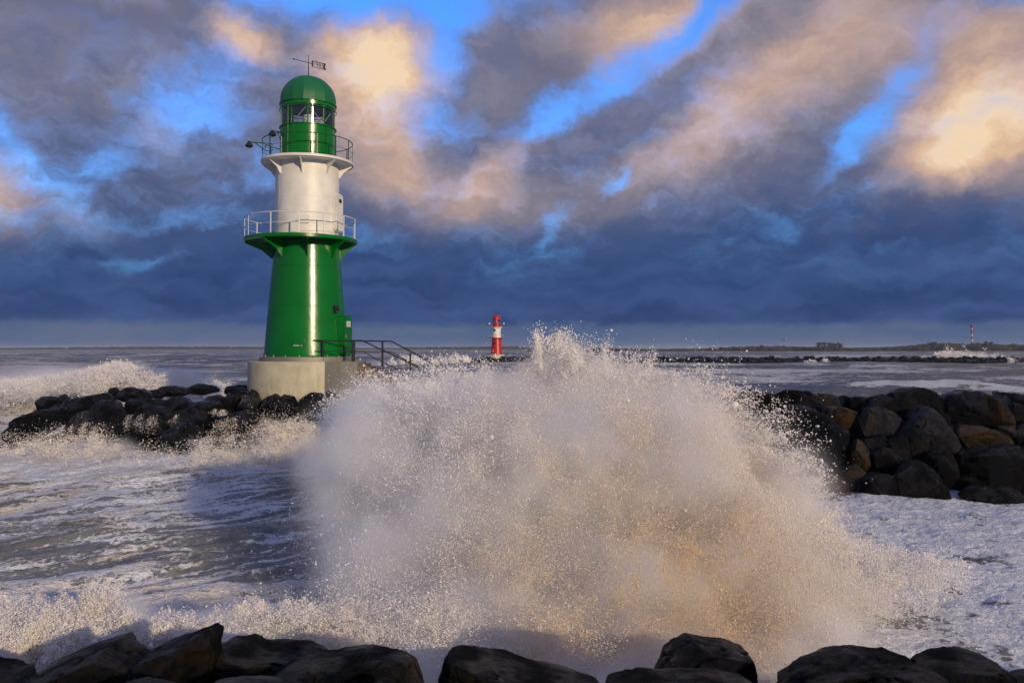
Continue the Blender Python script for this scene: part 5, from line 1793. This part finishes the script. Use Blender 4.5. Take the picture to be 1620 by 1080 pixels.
# mist ------------------------------------------------------------------
def mist(name, lobes, box, res, dens, label, noise_scale=0.75, tan=True, cut=(0.39, 0.62)):
    (x0, x1), (y0, y1), (z0, z1) = box
    ng = bpy.data.node_groups.new(name, 'GeometryNodeTree')
    ng.interface.new_socket('Geometry', in_out='OUTPUT', socket_type='NodeSocketGeometry')
    t = NT(ng)
    pos = t.n.new('GeometryNodeInputPosition').outputs[0]
    wn = t.vmath('SCALE', t.vmath('SUBTRACT', t.noise(pos, 0.45, 3, 0.6, out=1), (0.5, 0.5, 0.5)), scale=1.7)
    wp = t.vmath('ADD', pos, wn)
    acc = None
    for (px, py, Y, rx, ry, th, w) in lobes:
        c = at(px, py, Y)
        sx_, sz_ = rx * Y / FPX, ry * Y / FPX
        v = t.vmath('DIVIDE', t.vmath('SUBTRACT', wp, tuple(c)), (sx_, th, sz_))
        f = t.math('MULTIPLY', t.mapr(t.vmath('LENGTH', v), 1.25, 0.0), w)
        acc = f if acc is None else t.math('ADD', acc, f)
    n = t.noise(wp, noise_scale, 7, 0.62)
    n = t.mapr(n, cut[0], cut[1], 0.06, 1.0)
    above = t.mapr(t.sep(pos)[2], -0.1, 0.3)
    den = t.math('MULTIPLY', t.math('MULTIPLY', t.math('MINIMUM', acc, 1.3), n), t.math('MULTIPLY', above, dens))
    vc = t.n.new('GeometryNodeVolumeCube')
    t.put(vc.inputs['Density'], den)
    vc.inputs['Background'].default_value = 0.0
    vc.inputs['Min'].default_value = (x0, y0, z0)
    vc.inputs['Max'].default_value = (x1, y1, z1)
    for ax, a, b in (('X', x0, x1), ('Y', y0, y1), ('Z', z0, z1)):
        vc.inputs['Resolution ' + ax].default_value = max(8, int((b - a) / res))
    sm = t.n.new('GeometryNodeSetMaterial')
    sm.inputs['Material'].default_value = mist_mat(tan)
    t.l.new(vc.outputs[0], sm.inputs[0])
    go = t.n.new('NodeGroupOutput')
    t.l.new(sm.outputs[0], go.inputs[0])
    me = bpy.data.meshes.new(name)
    me.materials.append(sm.inputs['Material'].default_value)
    o = bpy.data.objects.new(name, me)
    COL.objects.link(o)
    md = o.modifiers.new('mist', 'NODES')
    md.node_group = ng
    tag(o, label, 'sea spray', kind='stuff')


def mist_mat(tan):
    m, t, out = new_mat('spray_mist')
    info = t.n.new('ShaderNodeVolumeInfo')
    col = (0.98, 0.98, 0.985, 1)
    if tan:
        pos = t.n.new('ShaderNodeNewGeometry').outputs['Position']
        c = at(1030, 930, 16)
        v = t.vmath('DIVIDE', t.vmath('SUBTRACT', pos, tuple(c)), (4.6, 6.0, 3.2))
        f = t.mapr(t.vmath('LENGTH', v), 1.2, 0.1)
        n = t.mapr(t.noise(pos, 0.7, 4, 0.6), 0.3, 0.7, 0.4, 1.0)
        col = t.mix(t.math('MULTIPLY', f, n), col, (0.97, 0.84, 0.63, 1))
    sc = t.n.new('ShaderNodeVolumeScatter')
    t.put(sc.inputs['Color'], col)
    t.put(sc.inputs['Density'], info.outputs['Density'])
    sc.inputs['Anisotropy'].default_value = 0.0
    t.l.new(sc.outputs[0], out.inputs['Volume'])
    return m


ML = [(a - (65 if a > 1050 and b < 960 else 0), b + (16 if b < 700 else 0) + (28 if a > 1050 and b < 960 else 0), c, d * .86, e * .86, f, g) for (a, b, c, d, e, f, g) in PL] + [(570, 790, 18, 100, 170, 2.2, 0.34), (1060, 625, 21, 120, 22, 2.0, .12), (620, 900, 15.5, 110, 120, 1.8, .4),
          (165, 985, 12.4, 75, 38, .7, 1.0), (60, 1010, 12.4, 110, 42, .8, .6), (260, 995, 12.4, 70, 30, .7, .9), (350, 990, 12.4, 70, 26, .7, .9), (440, 980, 13, 90, 34, .9, .6)]
mist('wave_mist', ML, ((-8.5, 10.5), (10.8, 24.5), (-0.2, 6.6)), 0.085, 6.5, 'soft mist hanging in and around the huge burst of spray')
mist('crest_mist', [(170, 595, 66, 200, 16, 6, .8), (60, 612, 62, 140, 16, 6, .6)], ((-60, -18), (54, 78), (0, 6)), 0.35, 0.8, 'mist blown off the breaker behind the spit', 0.25, False)
mist('surf_mist', [(150, 714, 36.6, 70, 18, 1.4, .5), (300, 742, 36, 260, 15, 2.0, .6), (430, 712, 37, 80, 20, 1.6, .55), (60, 730, 36.5, 110, 20, 1.6, .7)], ((-26, -7), (33, 40), (0, 3.0)), 0.14, 3.2, 'mist over the surf in front of the spit', 0.7, False)


# ------------------------------------------------------------------ haze over the sea
def haze():
    b = BM()
    b.box((0, 0, 9.5), (14600, 14600, 27.0))
    m, t, out = new_mat('sea_haze')
    v = t.n.new('ShaderNodeVolumePrincipled')
    v.inputs['Color'].default_value = (0.80, 0.86, 0.95, 1)
    v.inputs['Density'].default_value = 0.00009
    t.l.new(v.outputs[0], out.inputs['Volume'])
    o = b.build('haze', m)
    o['kind'] = 'stuff'


haze()
